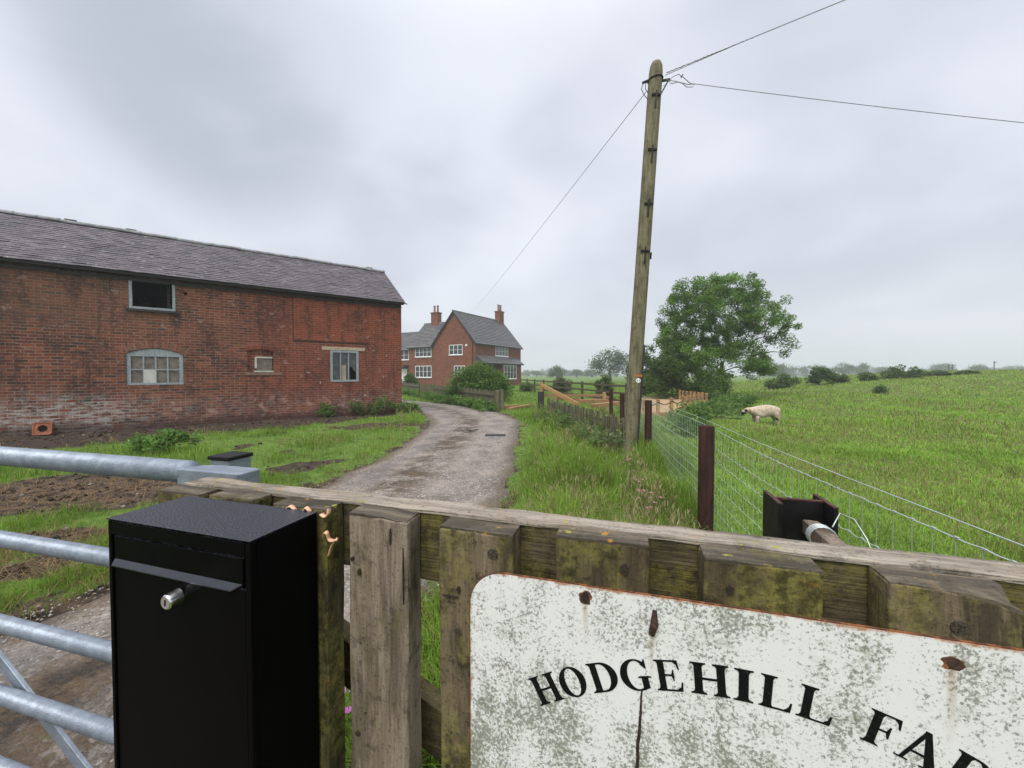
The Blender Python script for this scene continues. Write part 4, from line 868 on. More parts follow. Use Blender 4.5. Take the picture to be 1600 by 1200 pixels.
mb = MB(); mb.beam(ax * 0.0 + rs_ * 0.10 + fr * 0.06, ax * 0.30 + rs_ * 0.09 + fr * 0.065, 0.03, 0.06); mb.build('cable_guard', M['darkwood'], pole)
topw = PB + np.array(ax * tb)
def line(label, a, b, r, sag_, name='overhead_cable', extra=None):
    a = np.array(a, float); b = np.array(b, float); mb = MB()
    pts = [(a + (b - a) * t - np.array([0, 0, sag_ * 4 * t * (1 - t)]) - a) for t in np.linspace(0, 1, 40)]
    mb.tube([tuple(p) for p in pts], r, 5)
    if extra: extra(mb, pts)
    return tag(mb.build(name, M['cable'], None, tuple(a), smooth=True), label, 'cable', 'overhead cables on the utility pole')
line('thin overhead cable sloping down from the pole to the farmhouse roof', at(1010, 143, 6.55), at(737, 488, 47.5), 0.0058, 0.15)
def pair(mb, pts):
    P = [Vector(p) for p in pts]
    mb.tube([p + Vector((0.0, 0.05, 0.035 * min(1, i / 9))) for i, p in enumerate(P)], 0.0055, 5)
    L2 = []
    for k in range(70):
        t = k / 69 * 0.22; p = P[0] + (P[-1] - P[0]) * t; L2.append(p + Vector((0, math.cos(k * 1.9), math.sin(k * 1.9))) * random.uniform(0.003, 0.013))
    mb.tube(L2, 0.005, 4)
line('twin overhead cable climbing from the pole top out of the upper edge', at(1041, 114, 6.5), at(1330, -4, 5.6) + 1.3 * (at(1330, -4, 5.6) - at(1041, 114, 6.5)), 0.0055, 0.0, extra=pair)
b0 = at(1085, 131, 6.5)
def loops(mb, pts):
    W = lambda px, py, dy=0.0: tuple(at(px, py, 6.5 + dy) - b0)
    mb.tube([W(1040, 125), W(1056, 127), W(1066, 130), W(1073, 136), W(1082, 136), W(1085, 132), W(1078, 130), W(1068, 121), W(1060, 116), W(1051, 120), W(1045, 127), W(1049, 131), W(1060, 128), W(1075, 132), W(1085, 131)], 0.006, 5)
    mb.tube([W(1036, 134), W(1040, 132), W(1036, 139), W(1033, 148)], 0.005, 5); mb.tube([W(1064, 121), W(1067, 116)], 0.012, 5)
line('single overhead cable with looped slack at the pole, running right over the meadow', b0, at(1640, 196, 6.1), 0.0052, 0.02, extra=loops)

# ------------------------------------------------------------------ windows and roofs
def col_attr(me, vals):
    a = me.color_attributes.new('Col', 'FLOAT_COLOR', 'CORNER'); d = np.ones((len(me.loops), 4), np.float32); d[:, :3] = np.repeat(vals, [p.loop_total for p in me.polygons])[:, None]; a.data.foreach_set('color', d.ravel())
def slates(name, mat, parent, o, ux, up, W, H, course, sw, lift=0.012, thick=0.010, seed=1):
    """real overlapping slates: o lower-left corner, ux along the eaves, up the slope"""
    rg = np.random.default_rng(seed); o, ux, up = Vector(o), Vector(ux).normalized(), Vector(up).normalized(); nn = ux.cross(up).normalized()
    if nn.z < 0: nn = -nn
    V = []; F = []; C = []
    rows = int(round(H / course)); course = H / rows
    for r in range(rows):
        x = -(r % 2) * sw * 0.5
        while x < W - 0.01:
            a = max(0, x); bb = min(W, x + sw); x += sw
            if bb - a < 0.02: continue
            lo = r * course - 0.012 + rg.normal(0, 0.004); hi = min(H, (r + 1) * course + 0.03); l1 = lift + rg.normal(0, 0.003)
            p = [o + ux * (a + 0.002) + up * lo + nn * l1, o + ux * (bb - 0.002) + up * lo + nn * (l1 + rg.normal(0, 0.0018)), o + ux * (bb - 0.002) + up * hi + nn * 0.002, o + ux * (a + 0.002) + up * hi + nn * 0.002]
            q = [p[0] - nn * thick, p[1] - nn * thick]
            k = len(V); V += p + q; F += [(k, k + 1, k + 2, k + 3), (k + 4, k + 5, k + 1, k)]
            c = float(np.clip(rg.beta(2, 2.2), 0, 1)); C += [c, c * 0.4]
    me = bpy.data.meshes.new(name); me.from_pydata([tuple(v) for v in V], [], F); col_attr(me, np.array(C))
    return finish(name, me, mat, parent)
def window(parent, o, ux, out, w, h, nl, rows=2, fm='whiteframe', fw=0.07, gm='glass', deep=0.06, sill=True):
    """casement: frame part with a glazed sub-part; o lower-left, ux along the wall, out = outward normal"""
    o, ux, out = Vector(o), Vector(ux), Vector(out); Mx = Matrix.Identity(4)
    Mx.col[0][:3] = ux; Mx.col[1][:3] = -out; Mx.col[2][:3] = (0, 0, 1); Mx.translation = o
    mb = MB(); d0, d1 = -0.03, deep
    mb.box(0, w, d0, d1, 0, fw, Mx); mb.box(0, w, d0, d1, h - fw, h, Mx)
    mb.box(0, fw, d0 + .001, d1, fw, h - fw, Mx); mb.box(w - fw, w, d0 + .001, d1, fw, h - fw, Mx)
    for k in range(1, nl): x = fw + (w - 2 * fw) * k / nl; mb.box(x - fw * .45, x + fw * .45, d0 + .004, d1, fw, h - fw, Mx)
    for r in range(1, rows):
        z = fw + (h - 2 * fw) * r / rows
        for k in range(nl):
            xa = fw + (w - 2 * fw) * k / nl + (fw * .45 if k else 0); xb = fw + (w - 2 * fw) * (k + 1) / nl - (fw * .45 if k < nl - 1 else 0)
            mb.box(xa, xb, d0 + .008, d1, z - fw * .22, z + fw * .22, Mx)
    if sill: mb.box(-0.06, w + 0.06, -0.09, d1, -0.07, -0.001, Mx)
    f = mb.build('window', M[fm], parent)
    mb = MB(); mb.box(fw * .5, w - fw * .5, -0.012, -0.003, fw * .5, h - fw * .5, Mx); mb.build('pane', M[gm], f)
    return f
def wall_with_holes(mb, x0, x1, z0, z1, holes, y=0.0, depth=0.22, Mx=None):
    xs = sorted({x0, x1} | {h[0] for h in holes} | {h[1] for h in holes}); zs = sorted({z0, z1} | {h[2] for h in holes} | {h[3] for h in holes})
    T = (lambda p: Mx @ Vector(p)) if Mx else (lambda p: p)
    for a, b in zip(xs[:-1], xs[1:]):
        for c, d in zip(zs[:-1], zs[1:]):
            mx, mz = (a + b) / 2, (c + d) / 2
            if any(h[0] < mx < h[1] and h[2] < mz < h[3] for h in holes): continue
            mb.add([T((a, y, c)), T((b, y, c)), T((b, y, d)), T((a, y, d))], [(0, 1, 2, 3)], [[(a, c), (b, c), (b, d), (a, d)]])
    for (a, b, c, d) in holes:
        for p, q, r, s in (((a, c), (a, d), 0, 0), ((b, d), (b, c), 0, 0), ((a, d), (b, d), 0, 0), ((b, c), (a, c), 0, 0)):
            mb.add([T((p[0], y, p[1])), T((q[0], y, q[1])), T((q[0], y + depth, q[1])), T((p[0], y + depth, p[1]))], [(0, 1, 2, 3)], [[(p[0], p[1]), (q[0], q[1]), (q[0] + .1, q[1] + .1), (p[0] + .1, p[1] + .1)]])

# ------------------------------------------------------------------ barn
BA = math.atan2(0.59402, 0.80445)
barn = thing('brick_barn', 'long two storey red brick barn with purple slate roof and grey framed openings', 'barn', (-4.301, 15.097, 0), BA)
BL, BW, BE = 14.5, 4.62, 4.36
HU, HA, HS, HQ = (-7.605, -6.645, 3.30, 4.13), (-7.69, -6.50, 1.205, 2.235), (-4.965, -4.27, 1.575, 2.30), (-2.565, -1.61, 1.235, 2.352)
HP = (-6.46, -6.385, 3.80, 3.875)
mb = MB(); wall_with_holes(mb, -BL, 0, -0.15, BE, [HU, HA, HS, HQ, HP])
def archfill(x0, x1, zs_, zt, y=0.0, n=16):
    for k in range(n):
        xa, xb = x0 + (x1 - x0) * k / n, x0 + (x1 - x0) * (k + 1) / n
        f_ = lambda x: zs_ + (zt - zs_) * (1 - ((x - (x0 + x1) / 2) / ((x1 - x0) / 2)) ** 2)
        mb.add([(xa, y, f_(xa)), (xb, y, f_(xb)), (xb, y, zt + .004), (xa, y, zt + .004)], [(0, 1, 2, 3)], [[(xa, f_(xa)), (xb, f_(xb)), (xb, zt), (xa, zt)]])
        mb.add([(xa, y, f_(xa)), (xb, y, f_(xb)), (xb, y + .12, f_(xb)), (xa, y + .12, f_(xa))], [(0, 1, 2, 3)], [[(xa, f_(xa)), (xb, f_(xb)), (xb, f_(xb) + .1), (xa, f_(xa) + .1)]])
archfill(HA[0], HA[1], 2.07, 2.231); archfill(HS[0], HS[1], 2.235, 2.296)
mb.add([(0, 0, -.15), (0, BW, -.15), (0, BW, BE), (0, BW / 2, 5.93), (0, 0, BE)], [(0, 1, 2, 3, 4)], [[(0, -.15), (BW, -.15), (BW, BE), (BW / 2, 5.93), (0, BE)]])
mb.add([(-BL, 0, -.15), (-BL, BW, -.15), (-BL, BW, BE), (-BL, BW / 2, 5.93), (-BL, 0, BE)], [(4, 3, 2, 1, 0)])
mb.add([(0, BW, -.15), (-BL, BW, -.15), (-BL, BW, BE), (0, BW, BE)], [(0, 1, 2, 3)], [[(0, 0), (BL, 0), (BL, BE), (0, BE)]])
# brick voussoirs proud of the arch
for k in range(17):
    t = k / 16; x = HA[0] - 0.05 + (HA[1] - HA[0] + 0.10) * t; c_ = 2.07 + 0.165 * (1 - (2 * t - 1) ** 2); an = (t - 0.5) * -0.75
    Mq = Matrix.Translation((x, 0, c_)) @ Matrix.Rotation(-an, 4, 'Y'); o_ = len(mb.v)
    mb.box(-0.031, 0.031, -0.004, 0.01, 0.004, 0.20 + random.uniform(-.01, .01), Mq)
    for q_ in range(6): mb.uv[-1 - q_] = [(-0.5 + 0.47 * k + .1, 2.7 + .078 * (k % 5) + .03)] * 4
for k in range(10):
    t = k / 9; x = HS[0] - 0.02 + (HS[1] - HS[0] + 0.04) * t; c_ = 2.235 + 0.065 * (1 - (2 * t - 1) ** 2); Mq = Matrix.Translation((x, 0, c_)) @ Matrix.Rotation((t - .5) * .5, 4, 'Y')
    mb.box(-0.031, 0.031, -0.003, 0.01, 0.003, 0.12, Mq)
    for q_ in range(6): mb.uv[-1 - q_] = [(-4.5 + 0.47 * k + .1, 1.7 + .078 * (k % 5) + .03)] * 4
mb.build('wall', M['barn_brick'], barn, recalc=False)
mb = MB(); mb.box(-BL, -0.01, 0.3, BW - 0.1, 2.55, 2.65); mb.box(-BL, -0.01, 0.5, BW - .1, -0.1, -0.02); mb.build('loft_floor', M['darkwood'], barn)
sl = math.atan2(5.97 - 4.265, BW / 2 + 0.19); upv = (0, math.cos(sl), math.sin(sl)); Hs = math.hypot(5.97 - 4.265, BW / 2 + 0.19)
rf = slates('roof', M['slate'], barn, (-BL, -0.19, 4.268), (1, 0, 0), upv, BL + 0.10, Hs, 0.135, 0.24, seed=4)
slates('back_slope', M['slate'], rf, (0.10, BW + 0.19, 4.268), (-1, 0, 0), (0, -math.cos(sl), math.sin(sl)), BL + 0.10, Hs, 0.27, 0.48, seed=5)
mb = MB()
for s in (0, 1):
    a = [(-BL, -0.17, 4.255), (0.08, -0.17, 4.255), (0.08, BW / 2, 5.945), (-BL, BW / 2, 5.945)]; a = [(p[0], p[1] if not s else BW - p[1], p[2]) for p in a]
    mb.add(a + [(p[0], p[1], p[2] - .03) for p in a], [(0, 1, 2, 3), (7, 6, 5, 4), (0, 4, 5, 1), (1, 5, 6, 2), (2, 6, 7, 3), (3, 7, 4, 0)])
mb.build('roof_deck', M['darkwood'], rf)
mb = MB(); x = -BL
while x < 0.05:
    L = min(0.43, 0.10 - x); j = random.uniform(-.012, .012)
    for i_, (xa, xb, rd) in enumerate(((x + .004, x + L - .03, 0.085), (x + L - .035, x + L + .012, 0.095))):
        ang = np.linspace(-0.15, math.pi + 0.15, 9); V = [(xx, BW / 2 + rd * 1.25 * math.cos(a), 5.945 + j + rd * math.sin(a)) for xx in (xa, xb) for a in ang]
        mb.add(V, [(k, k + 1, k + 10, k + 9) for k in range(8)] + [tuple(range(9)), tuple(range(17, 8, -1))])
    if random.random() < 0.12: mb.box(x + .1, x + .34, BW / 2 - .06, BW / 2 + .06, 6.03, 6.06)
    x += L
mb.build('ridge', M['ridge'], rf)
mb = MB(); mb.box(-BL, 0.06, -0.16, -0.01, 4.19, 4.245); mb.box(-BL, 0.0, -0.035, -0.001, 4.06, 4.13); mb.build('eaves_board', M['darkwood'], barn)
X_, O_ = Vector((1, 0, 0)), Vector((0, -1, 0))
def frame_only(hole, fw, mat, parent=barn, yoff=0.03):
    mb = MB(); a, b, c, d = hole; e = 0.003
    mb.box(a + e, b - e, yoff - 0.035, yoff + 0.05, c + e, c + fw); mb.box(a + e, b - e, yoff - 0.035, yoff + 0.05, d - fw, d - e); mb.box(a + e, a + fw, yoff - .034, yoff + .05, c + fw, d - fw); mb.box(b - fw, b - e, yoff - .034, yoff + .05, c + fw, d - fw)
    return mb
mb = frame_only(HU, 0.065, None); f = mb.build('hatch_frame', M['greyframe'], barn)
mb = MB(); mb.box(HU[0] - 0.05, HU[1] + 0.07, -0.07, 0.02, HU[2] - 0.065, HU[2] - 0.002); mb.build('sill', M['darkwood'], f)
mb = MB(); mb.box(HU[1] - 0.22, HU[1] - 0.15, 0.45, 0.53, 3.2, 4.2); mb.build('inner_post', M['old_rail'], f)
# arched window
a, b, c, d = HA; mb = MB(); W_, y0, y1 = b - a, 0.025, 0.085
zf = lambda x: 2.068 + 0.155 * (1 - ((x - (a + b) / 2) / (W_ / 2)) ** 2)
mb.box(a + .004, b - .004, y0, y1, c + .004, c + .06); mb.box(a + .004, a + .09, y0 + .001, y1, c + .06, 2.06); mb.box(b - .09, b - .004, y0 + .001, y1, c + .06, 2.06)
n_ = 14
for k in range(n_):
    xa, xb = a + .004 + (W_ - .008) * k / n_, a + .004 + (W_ - .008) * (k + 1) / n_
    mb.add([(xa, y0, 2.0), (xb, y0, 2.0), (xb, y0, zf(xb)), (xa, y0, zf(xa))], [(0, 1, 2, 3)])
    mb.add([(xa, y0, 2.0), (xb, y0, 2.0), (xb, y1, 2.0), (xa, y1, 2.0)], [(0, 1, 2, 3)])
gx0, gx1, gz0, gz1 = a + .09, b - .09, c + .06, 2.0; zm = gz0 + (gz1 - gz0) * 0.5
for k in (1, 2, 3): x = gx0 + (gx1 - gx0) * k / 4; mb.box(x - .018, x + .018, y0 + .008, y1 - .01, gz0, gz1)
for k in range(4): mb.box(gx0 + (gx1 - gx0) * k / 4 + (.018 if k else 0), gx0 + (gx1 - gx0) * (k + 1) / 4 - (.018 if k < 3 else 0), y0 + .010, y1 - .01, zm - .016, zm + .016)
af = mb.build('arched_window', M['greyframe'], barn)
for r in range(2):
    for k in range(4):
        xa, xb = gx0 + (gx1 - gx0) * k / 4, gx0 + (gx1 - gx0) * (k + 1) / 4; za, zb = (gz0, zm) if r == 0 else (zm, gz1); wht = (r == 0 and k == 1)
        mb = MB(); mb.box(xa + .002, xb - .002, y0 + (.006 if wht else .035), y0 + .044 - .001 * k, za + .002, zb - .002); p = mb.build('pane', M['white_board'] if wht else M['dirty_pane'], af)
        if wht: p['label'] = 'white board in place of a pane'
# bricked-up vent
a, b, c, d = HS; mb = MB(); mb.box(a - .01, b + .01, 0.07, 0.2, c - .01, d + .02); vb = mb.build('blocked_opening', M['barn_brick'], barn)
mb = MB(); mb.box(b - .44, b - .03, .045, .068, c + .06, c + .44); mb.build('board', M['dirty_pane'], vb)
mb = MB(); mb.box(b - .50, b - .445, .03, .066, c + .12, c + .46); mb.box(b - .52, b - .0, .0, .067, c + .004, c + .045); mb.box(b - .48, b - .02, .02, .067, c + .445, c + .49); mb.build('batten', M['white_board'], vb)
mb = MB(); mb.box(a - .06, b + .22, -.02, .03, c - .10, c - .004); mb.build('sill', simple('brick_dust_sill', (0.20, 0.125, 0.09), .9, 0, 9, .3, .3), vb)
# square window
a, b, c, d = HQ; mb = frame_only(HQ, 0.075, None, yoff=0.02); w3 = (b - a - .15) / 3
for k in (1, 2): x = a + .075 + w3 * k; mb.box(x - .016, x + .016, 0.0, 0.05, c + .075, d - .075)
qf = mb.build('square_window', M['greyframe'], barn)
for k in range(2): xa = a + .075 + w3 * k; mb = MB(); mb.box(xa + .002, xa + w3 - .002, .045, .05, c + .07, d - .07); mb.build('pane', M['dusty_glass'], qf)
xa = a + .075 + 2 * w3; zb_ = c + .075 + .42
pr = [(xa, zb_ - .02), (xa + .05, zb_ + .05), (xa + .12, zb_ + .02), (xa + .20, zb_ - .10), (xa + w3, zb_ - .16)]
mb = MB(); mb.prism(pr + [(xa + w3, d - .07), (xa, d - .07)], .045, .05); mb.build('broken_pane', M['dusty_glass'], qf)
mb = MB(); mb.box(xa - .005, xa + w3 + .01, .2, .22, c, d); mb.build('dark_backing', M['hole_black'], qf)
mb = MB(); mb.box(a + .075 + w3 + .04, a + .075 + 2 * w3 - .09, .034, .0445, c + .075, c + .60); mb.build('board', M['tan_board'], qf)
mb = MB(); mb.box(-2.83, -1.385, -.012, .05, 2.358, 2.47); mb.build('lintel', M['stone'], barn, bevel=.006)
mb = MB(); mb.tube([(0.03, -0.2, 4.25), (0.16, -.23, 4.20)], .02, 6); mb.build('bracket_end', M['darkwood'], barn)
# terracotta flue block leaning at the wall
wb = lambda x, y, z=0: (Matrix.Translation(barn.location) @ Matrix.Rotation(BA, 4, 'Z')) @ Vector((x, y, z))
tc = thing('flue_block', 'square terracotta flue block with a round hole, leaning at the foot of the barn', 'block', wb(-9.17, -0.16, 0.0), BA)
tc.rotation_euler.x = R(-14)
S_ = 0.16; V = []; F = []
sq = [(S_, S_), (-S_, S_), (-S_, -S_), (S_, -S_)]; N_ = 32
def sqp(a):
    k = max(abs(math.cos(a)), abs(math.sin(a))); return (S_ * math.cos(a) / k, S_ * math.sin(a) / k)
mb = MB(); rings = []
for rr_, y in ((None, -0.06), ('in', -0.06), ('rec', -0.045), (0.085, -0.045), (0.075, 0.05), (None, 0.06)):
    ring = []
    for k in range(N_):
        a = 2 * math.pi * (k + .5) / N_; x, z = sqp(a)
        if rr_ == 'in': x, z = x * .86, z * .86
        elif rr_ == 'rec': x, z = x * .82, z * .82
        elif rr_: x, z = rr_ * math.cos(a), rr_ * math.sin(a)
        ring.append((x, y, z + S_))
    rings.append(ring)
V = [p for r in rings for p in r]
for i, j in ((0, 1), (1, 2), (2, 3), (3, 4), (5, 0)):
    for k in range(N_): F.append((i * N_ + k, i * N_ + (k + 1) % N_, j * N_ + (k + 1) % N_, j * N_ + k))
mb.add(V, F); mb.build('block', M['terracotta'], tc)
mb = MB(); mb.tube([(0, 0.04, S_), (0, 0.055, S_)], 0.1, 20); mb.build('dark_core', M['hole_black'], tc)

# ------------------------------------------------------------------ farmhouse
HRZ = R(60); house = thing('farmhouse', 'two storey red brick farmhouse with steep slate gable, white windows and tall chimneys', 'house', (-4.31, 45.5, -0.05), HRZ)
HL, HWd, HE, HR_ = 11.1, 6.37, 5.45, 9.2
mb = MB()
def wallq(p, uvs): mb.add(p, [tuple(range(len(p)))], [uvs])
wallq([(0, 0, 0), (HL, 0, 0), (HL, 0, HE), (0, 0, HE)], [(0, 0), (HL, 0), (HL, HE), (0, HE)])
for x in (0, HL): wallq([(x, 0, 0), (x, HWd, 0), (x, HWd, HE), (x, HWd / 2, HR_ - .08), (x, 0, HE)], [(0, 0), (HWd, 0), (HWd, HE), (HWd / 2, HR_), (0, HE)])
wallq([(0, HWd, 0), (HL, HWd, 0), (HL, HWd, HE), (0, HWd, HE)], [(0, 0), (HL, 0), (HL, HE), (0, HE)])
LX, LE, LR, LY1 = 0.12, 5.25, 8.45, 10.75
wallq([(LX, HWd, 0), (LX, LY1, 0), (LX, LY1, LE), (LX, HWd, LE)], [(0, 0), (4.4, 0), (4.4, LE), (0, LE)])
wallq([(LX, LY1, 0), (6.6, LY1, 0), (6.6, LY1, LE), (3.36, LY1, LR - .1), (LX, LY1, LE)], [(0, 0), (6.5, 0), (6.5, LE), (3.2, LR), (0, LE)])
wallq([(0.5, LY1, 0), (0.5, 20, 0), (0.5, 20, 4.9), (0.5, LY1, 4.9)], [(0, 0), (9.2, 0), (9.2, 4.9), (0, 4.9)])
wallq([(0.5, 20, 0), (6.2, 20, 0), (6.2, 20, 4.9), (3.3, 20, 7.4), (0.5, 20, 4.9)], [(0, 0), (5.7, 0), (5.7, 4.9), (2.8, 7.4), (0, 4.9)])
mb.build('wall', M['house_brick'], house, recalc=False)
def pitched(name, a_lo, a_dir, length, run, rise, over, seed, parent=house, cut=None):
    """two slopes: a_lo = wall corner at eaves level on the first side, a_dir along ridge, run = perpendicular half span vector"""
    a_lo, a_dir, run = Vector(a_lo), Vector(a_dir), Vector(run); hs = math.hypot(run.length, rise); up = (run + Vector((0, 0, rise))) / hs
    if cut: slates('eaves_slates', M['house_slate'], parent, a_lo - up * over + a_dir * cut + Vector((0, 0, .05)), a_dir, up, length + .22 - cut, over, 0.30, 0.42, 0.045, 0.03, seed + 9); over_ = over; over = -0.02
    st_ = a_lo - up * over - a_dir * 0.22 + Vector((0, 0, .05)); r_ = slates(name, M['house_slate'], parent, st_, a_dir, up, length + 0.44, hs + over, 0.30, 0.42, 0.045, 0.03, seed)
    up2 = (-run + Vector((0, 0, rise))) / hs; b_lo = a_lo + run * 2
    st2 = b_lo - up2 * over + a_dir * (length + 0.22) + Vector((0, 0, .05)); slates('far_slope', M['house_slate'], r_, st2, -a_dir, up2, length + 0.44, hs + over, 0.30, 0.42, 0.02, 0.015, seed + 1)
    m_ = MB(); ap = a_lo + run + Vector((0, 0, rise + 0.09)); m_.tube([ap - a_dir * 0.24, ap + a_dir * (length + 0.24)], 0.09, 8); m_.build('ridge', M['ridge'], r_)
    m_ = MB()
    for e in ((length + 0.18,) if cut else (-0.18, length + 0.18)):
        for (lo, u_) in ((a_lo, up), (b_lo, up2)):
            p = lo + a_dir * e - u_ * over; m_.beam(p + Vector((0, 0, -.06)), p + u_ * (hs + over) + Vector((0, 0, -.06)), 0.05, 0.16)
    for lo, u_ in ((a_lo, up), (b_lo, up2)): p = lo - u_ * ((over_ if cut else over) * .9) + a_dir * (cut or 0); m_.beam(p - a_dir * .1 + Vector((0, 0, -.03)), p + a_dir * (length - (cut or 0) + .1) + Vector((0, 0, -.03)), 0.12, 0.10)
    m_.build('bargeboard', M['darkwood'], r_); return r_
pitched('roof', (0, 0, HE), (1, 0, 0), HL, (0, HWd / 2, 0), HR_ - HE, 0.40, 20)
pitched('wing_roof', (LX, 3.6, LE), (0, 1, 0), LY1 - 3.6, (3.24, 0, 0), LR - LE, 0.40, 24, cut=HWd - 3.6 + 0.35)
pitched('low_wing_roof', (0.5, LY1 + .3, 4.9), (0, 1, 0), 9.0, (2.85, 0, 0), 2.5, 0.3, 28)
for (cx, cy, zb, zt, a, b_) in ((10.5, HWd / 2, 8.2, 10.65, 1.15, 0.8), (3.36, 8.85, 7.6, 9.95, 0.8, 1.15)):
    mb = MB(); mb.box(cx - a / 2, cx + a / 2, cy - b_ / 2, cy + b_ / 2, zb, zt - .18); mb.box(cx - a / 2 - .06, cx + a / 2 + .06, cy - b_ / 2 - .06, cy + b_ / 2 + .06, zt - .178, zt); ch = mb.build('chimney', M['house_brick'], house)
    for s in (-1, 1):
        px_, py_ = (cx + s * .28, cy) if a > b_ else (cx, cy + s * .28); mb = MB(); mb.tube([(px_, py_, zt), (px_, py_, zt + .1), (px_, py_, zt + .75), (px_, py_, zt + .8), (px_, py_, zt + .93)], [.17, .15, .13, .16, .155], 12); mb.build('chimney_pot', M['pot'], ch)
GX_, GO = Vector((0, -1, 0)), Vector((-1, 0, 0))          # gable side seen from outside: along -y
def gw(y0, y1, z0, z1, nl, x=0.0): return window(house, (x, y1, z0), GX_, GO, y1 - y0, z1 - z0, nl)
gw(1.85, 3.90, 3.92, 5.14, 3); gw(1.50, 3.15, 1.25, 2.60, 3); gw(6.85, 9.60, 3.80, 5.0, 4, LX); gw(6.85, 9.60, 1.17, 2.65, 4, LX); gw(11.1, 12.9, 3.5, 4.75, 2, 0.5)
window(house, (4.40, 0, 3.92), (1, 0, 0), (0, -1, 0), 3.15, 1.25, 4)
mb = MB(); mb.box(4.35, 9.4, -1.0, -0.01, 0.0, 2.9); bay = mb.build('bay', M['house_brick'], house)
window(bay, (4.80, -1.0, 0.98), (1, 0, 0), (0, -1, 0), 3.25, 1.75, 4)
mb = MB(); mb.box(0.9, 4.34, -.05, -.01, 0.1, 2.9); mb.build('porch_shadow_door', M['darkwood'], house)  # dark panel put in for the shade of the door recess
for x in (0.45, 2.4): mb = MB(); mb.box(x - .07, x + .07, -1.05, -.91, 0, 2.9); mb.build('porch_post', M['darkwood'], house)
slates('porch_roof', M['house_slate'], house, (0.0, -1.25, 2.92), (1, 0, 0), (0, math.cos(R(37)), math.sin(R(37))), 9.8, 1.56, 0.26, 0.42, 0.02, 0.015, 33)
mb = MB(); mb.add([(0.0, -1.25, 2.90), (9.8, -1.25, 2.90), (9.8, -.01, 3.83), (0.0, -.01, 3.83), (0, -.01, 2.80), (9.8, -.01, 2.80), (0, -1.25, 2.8), (9.8, -1.25, 2.8)], [(3, 2, 1, 0), (0, 6, 4, 3), (1, 2, 5, 7), (0, 1, 7, 6), (6, 7, 5, 4)]); mb.build('porch_deck', M['darkwood'], house)
mb = MB(); mb.tube([(-.08, 0.35, 0), (-.08, .35, 5.4), (-.05, .9, 6.1)], .05, 8); mb.build('downpipe', M['darkwood'], house)
mb = MB(); mb.box(-.08, -.01, 1.15, 1.4, 4.9, 5.15); mb.build('alarm_box', M['whiteframe'], house)
mb = MB(); mb.box(-.35, .48, 11.1, 13.6, 2.55, 2.75); mb.build('door_canopy', M['house_slate'], house)
mb = MB(); mb.box(.42, .49, 11.4, 13.2, 0.05, 2.3); mb.build('door', M['whiteframe'], house)

# ------------------------------------------------------------------ trees and bushes
def leaves(name, centres, radii, per, size, base, mat, parent=None, flat=0.7, seed=0, droop=0.3):
    rg = np.random.default_rng(seed); n = len(centres) * per; ci = np.repeat(np.arange(len(centres)), per)
    d = rg.normal(0, 1, (n, 3)); d /= np.linalg.norm(d, axis=1)[:, None]; d *= (rg.random(n) ** 0.45)[:, None]; d[:, 2] *= flat
    C = np.asarray(centres)[ci] + d * np.asarray(radii)[ci][:, None]
    a = rg.uniform(0, 2 * np.pi, n); L = np.c_[np.cos(a), np.sin(a), rg.normal(-droop, 0.45, n)]; L /= np.linalg.norm(L, axis=1)[:, None]
    W = np.cross(L, rg.normal(0, 1, (n, 3)) * 0.6 + np.array([0, 0, 1.0])); W /= np.linalg.norm(W, axis=1)[:, None]
    s = size * rg.uniform(0.6, 1.3, n)[:, None]; U_ = np.cross(L, W) * 0.12 * s
    V = np.stack([C - L * s * .5, C + W * s * .24 + U_, C + L * s * .5, C - W * s * .24 + U_], 1)
    cv = rg.uniform(0.72, 1.3, len(centres))[ci] * rg.uniform(0.75, 1.25, n)
    col = np.array(base)[None] * 1.6 * cv[:, None]; yl = (rg.random(n) * 0.3)[:, None]; col = col * (1 - yl) + np.array([0.14, 0.20, 0.04]) * yl
    return big_mesh(name, V.reshape(-1, 3), np.arange(n * 4), np.arange(n) * 4, np.full(n, 4), mat, np.repeat(col, 4, 0), parent)
def skeleton(mb, root, trunk_top, centres, r0, rg, thin=0.012, steps=5):
    """limbs from the trunk to the clump centres, each starting at the nearest lower node"""
    nodes = [Vector(root) + (Vector(trunk_top) - Vector(root)) * t for t in np.linspace(0.35, 1, 6)]
    mb.tube([Vector(root) + (Vector(trunk_top) - Vector(root)) * t + Vector((math.sin(t * 7) * .04, 0, 0)) for t in np.linspace(0, 1, 9)], [r0 * (1.25 - 0.75 * t) + (0.35 * r0 if t == 0 else 0) for t in np.linspace(0, 1, 9)], 10)
    order = sorted(range(len(centres)), key=lambda i: (Vector(centres[i]) - Vector(trunk_top)).length)
    for i in order:
        c = Vector(centres[i]); best = min(nodes, key=lambda q: (c - q).length + 1.2 * max(0, q.z - c.z + 0.2) + 0.25 * (q - Vector(trunk_top)).length)
        d = (c - best).length; pts = []; b0_ = best
        for t in np.linspace(0, 1, steps): pts.append(b0_.lerp(c, t) + Vector((rg.normal(0, .035), rg.normal(0, .035), 0.12 * math.sin(math.pi * t))) * d * (1 if 0 < t < 1 else 0))
        rr0 = max(thin * 1.4, min(r0 * 0.42, 0.018 * d + 0.02)); mb.tube(pts, [rr0 + (thin - rr0) * t for t in np.linspace(0, 1, steps)], 6)
        nodes += pts[2:]
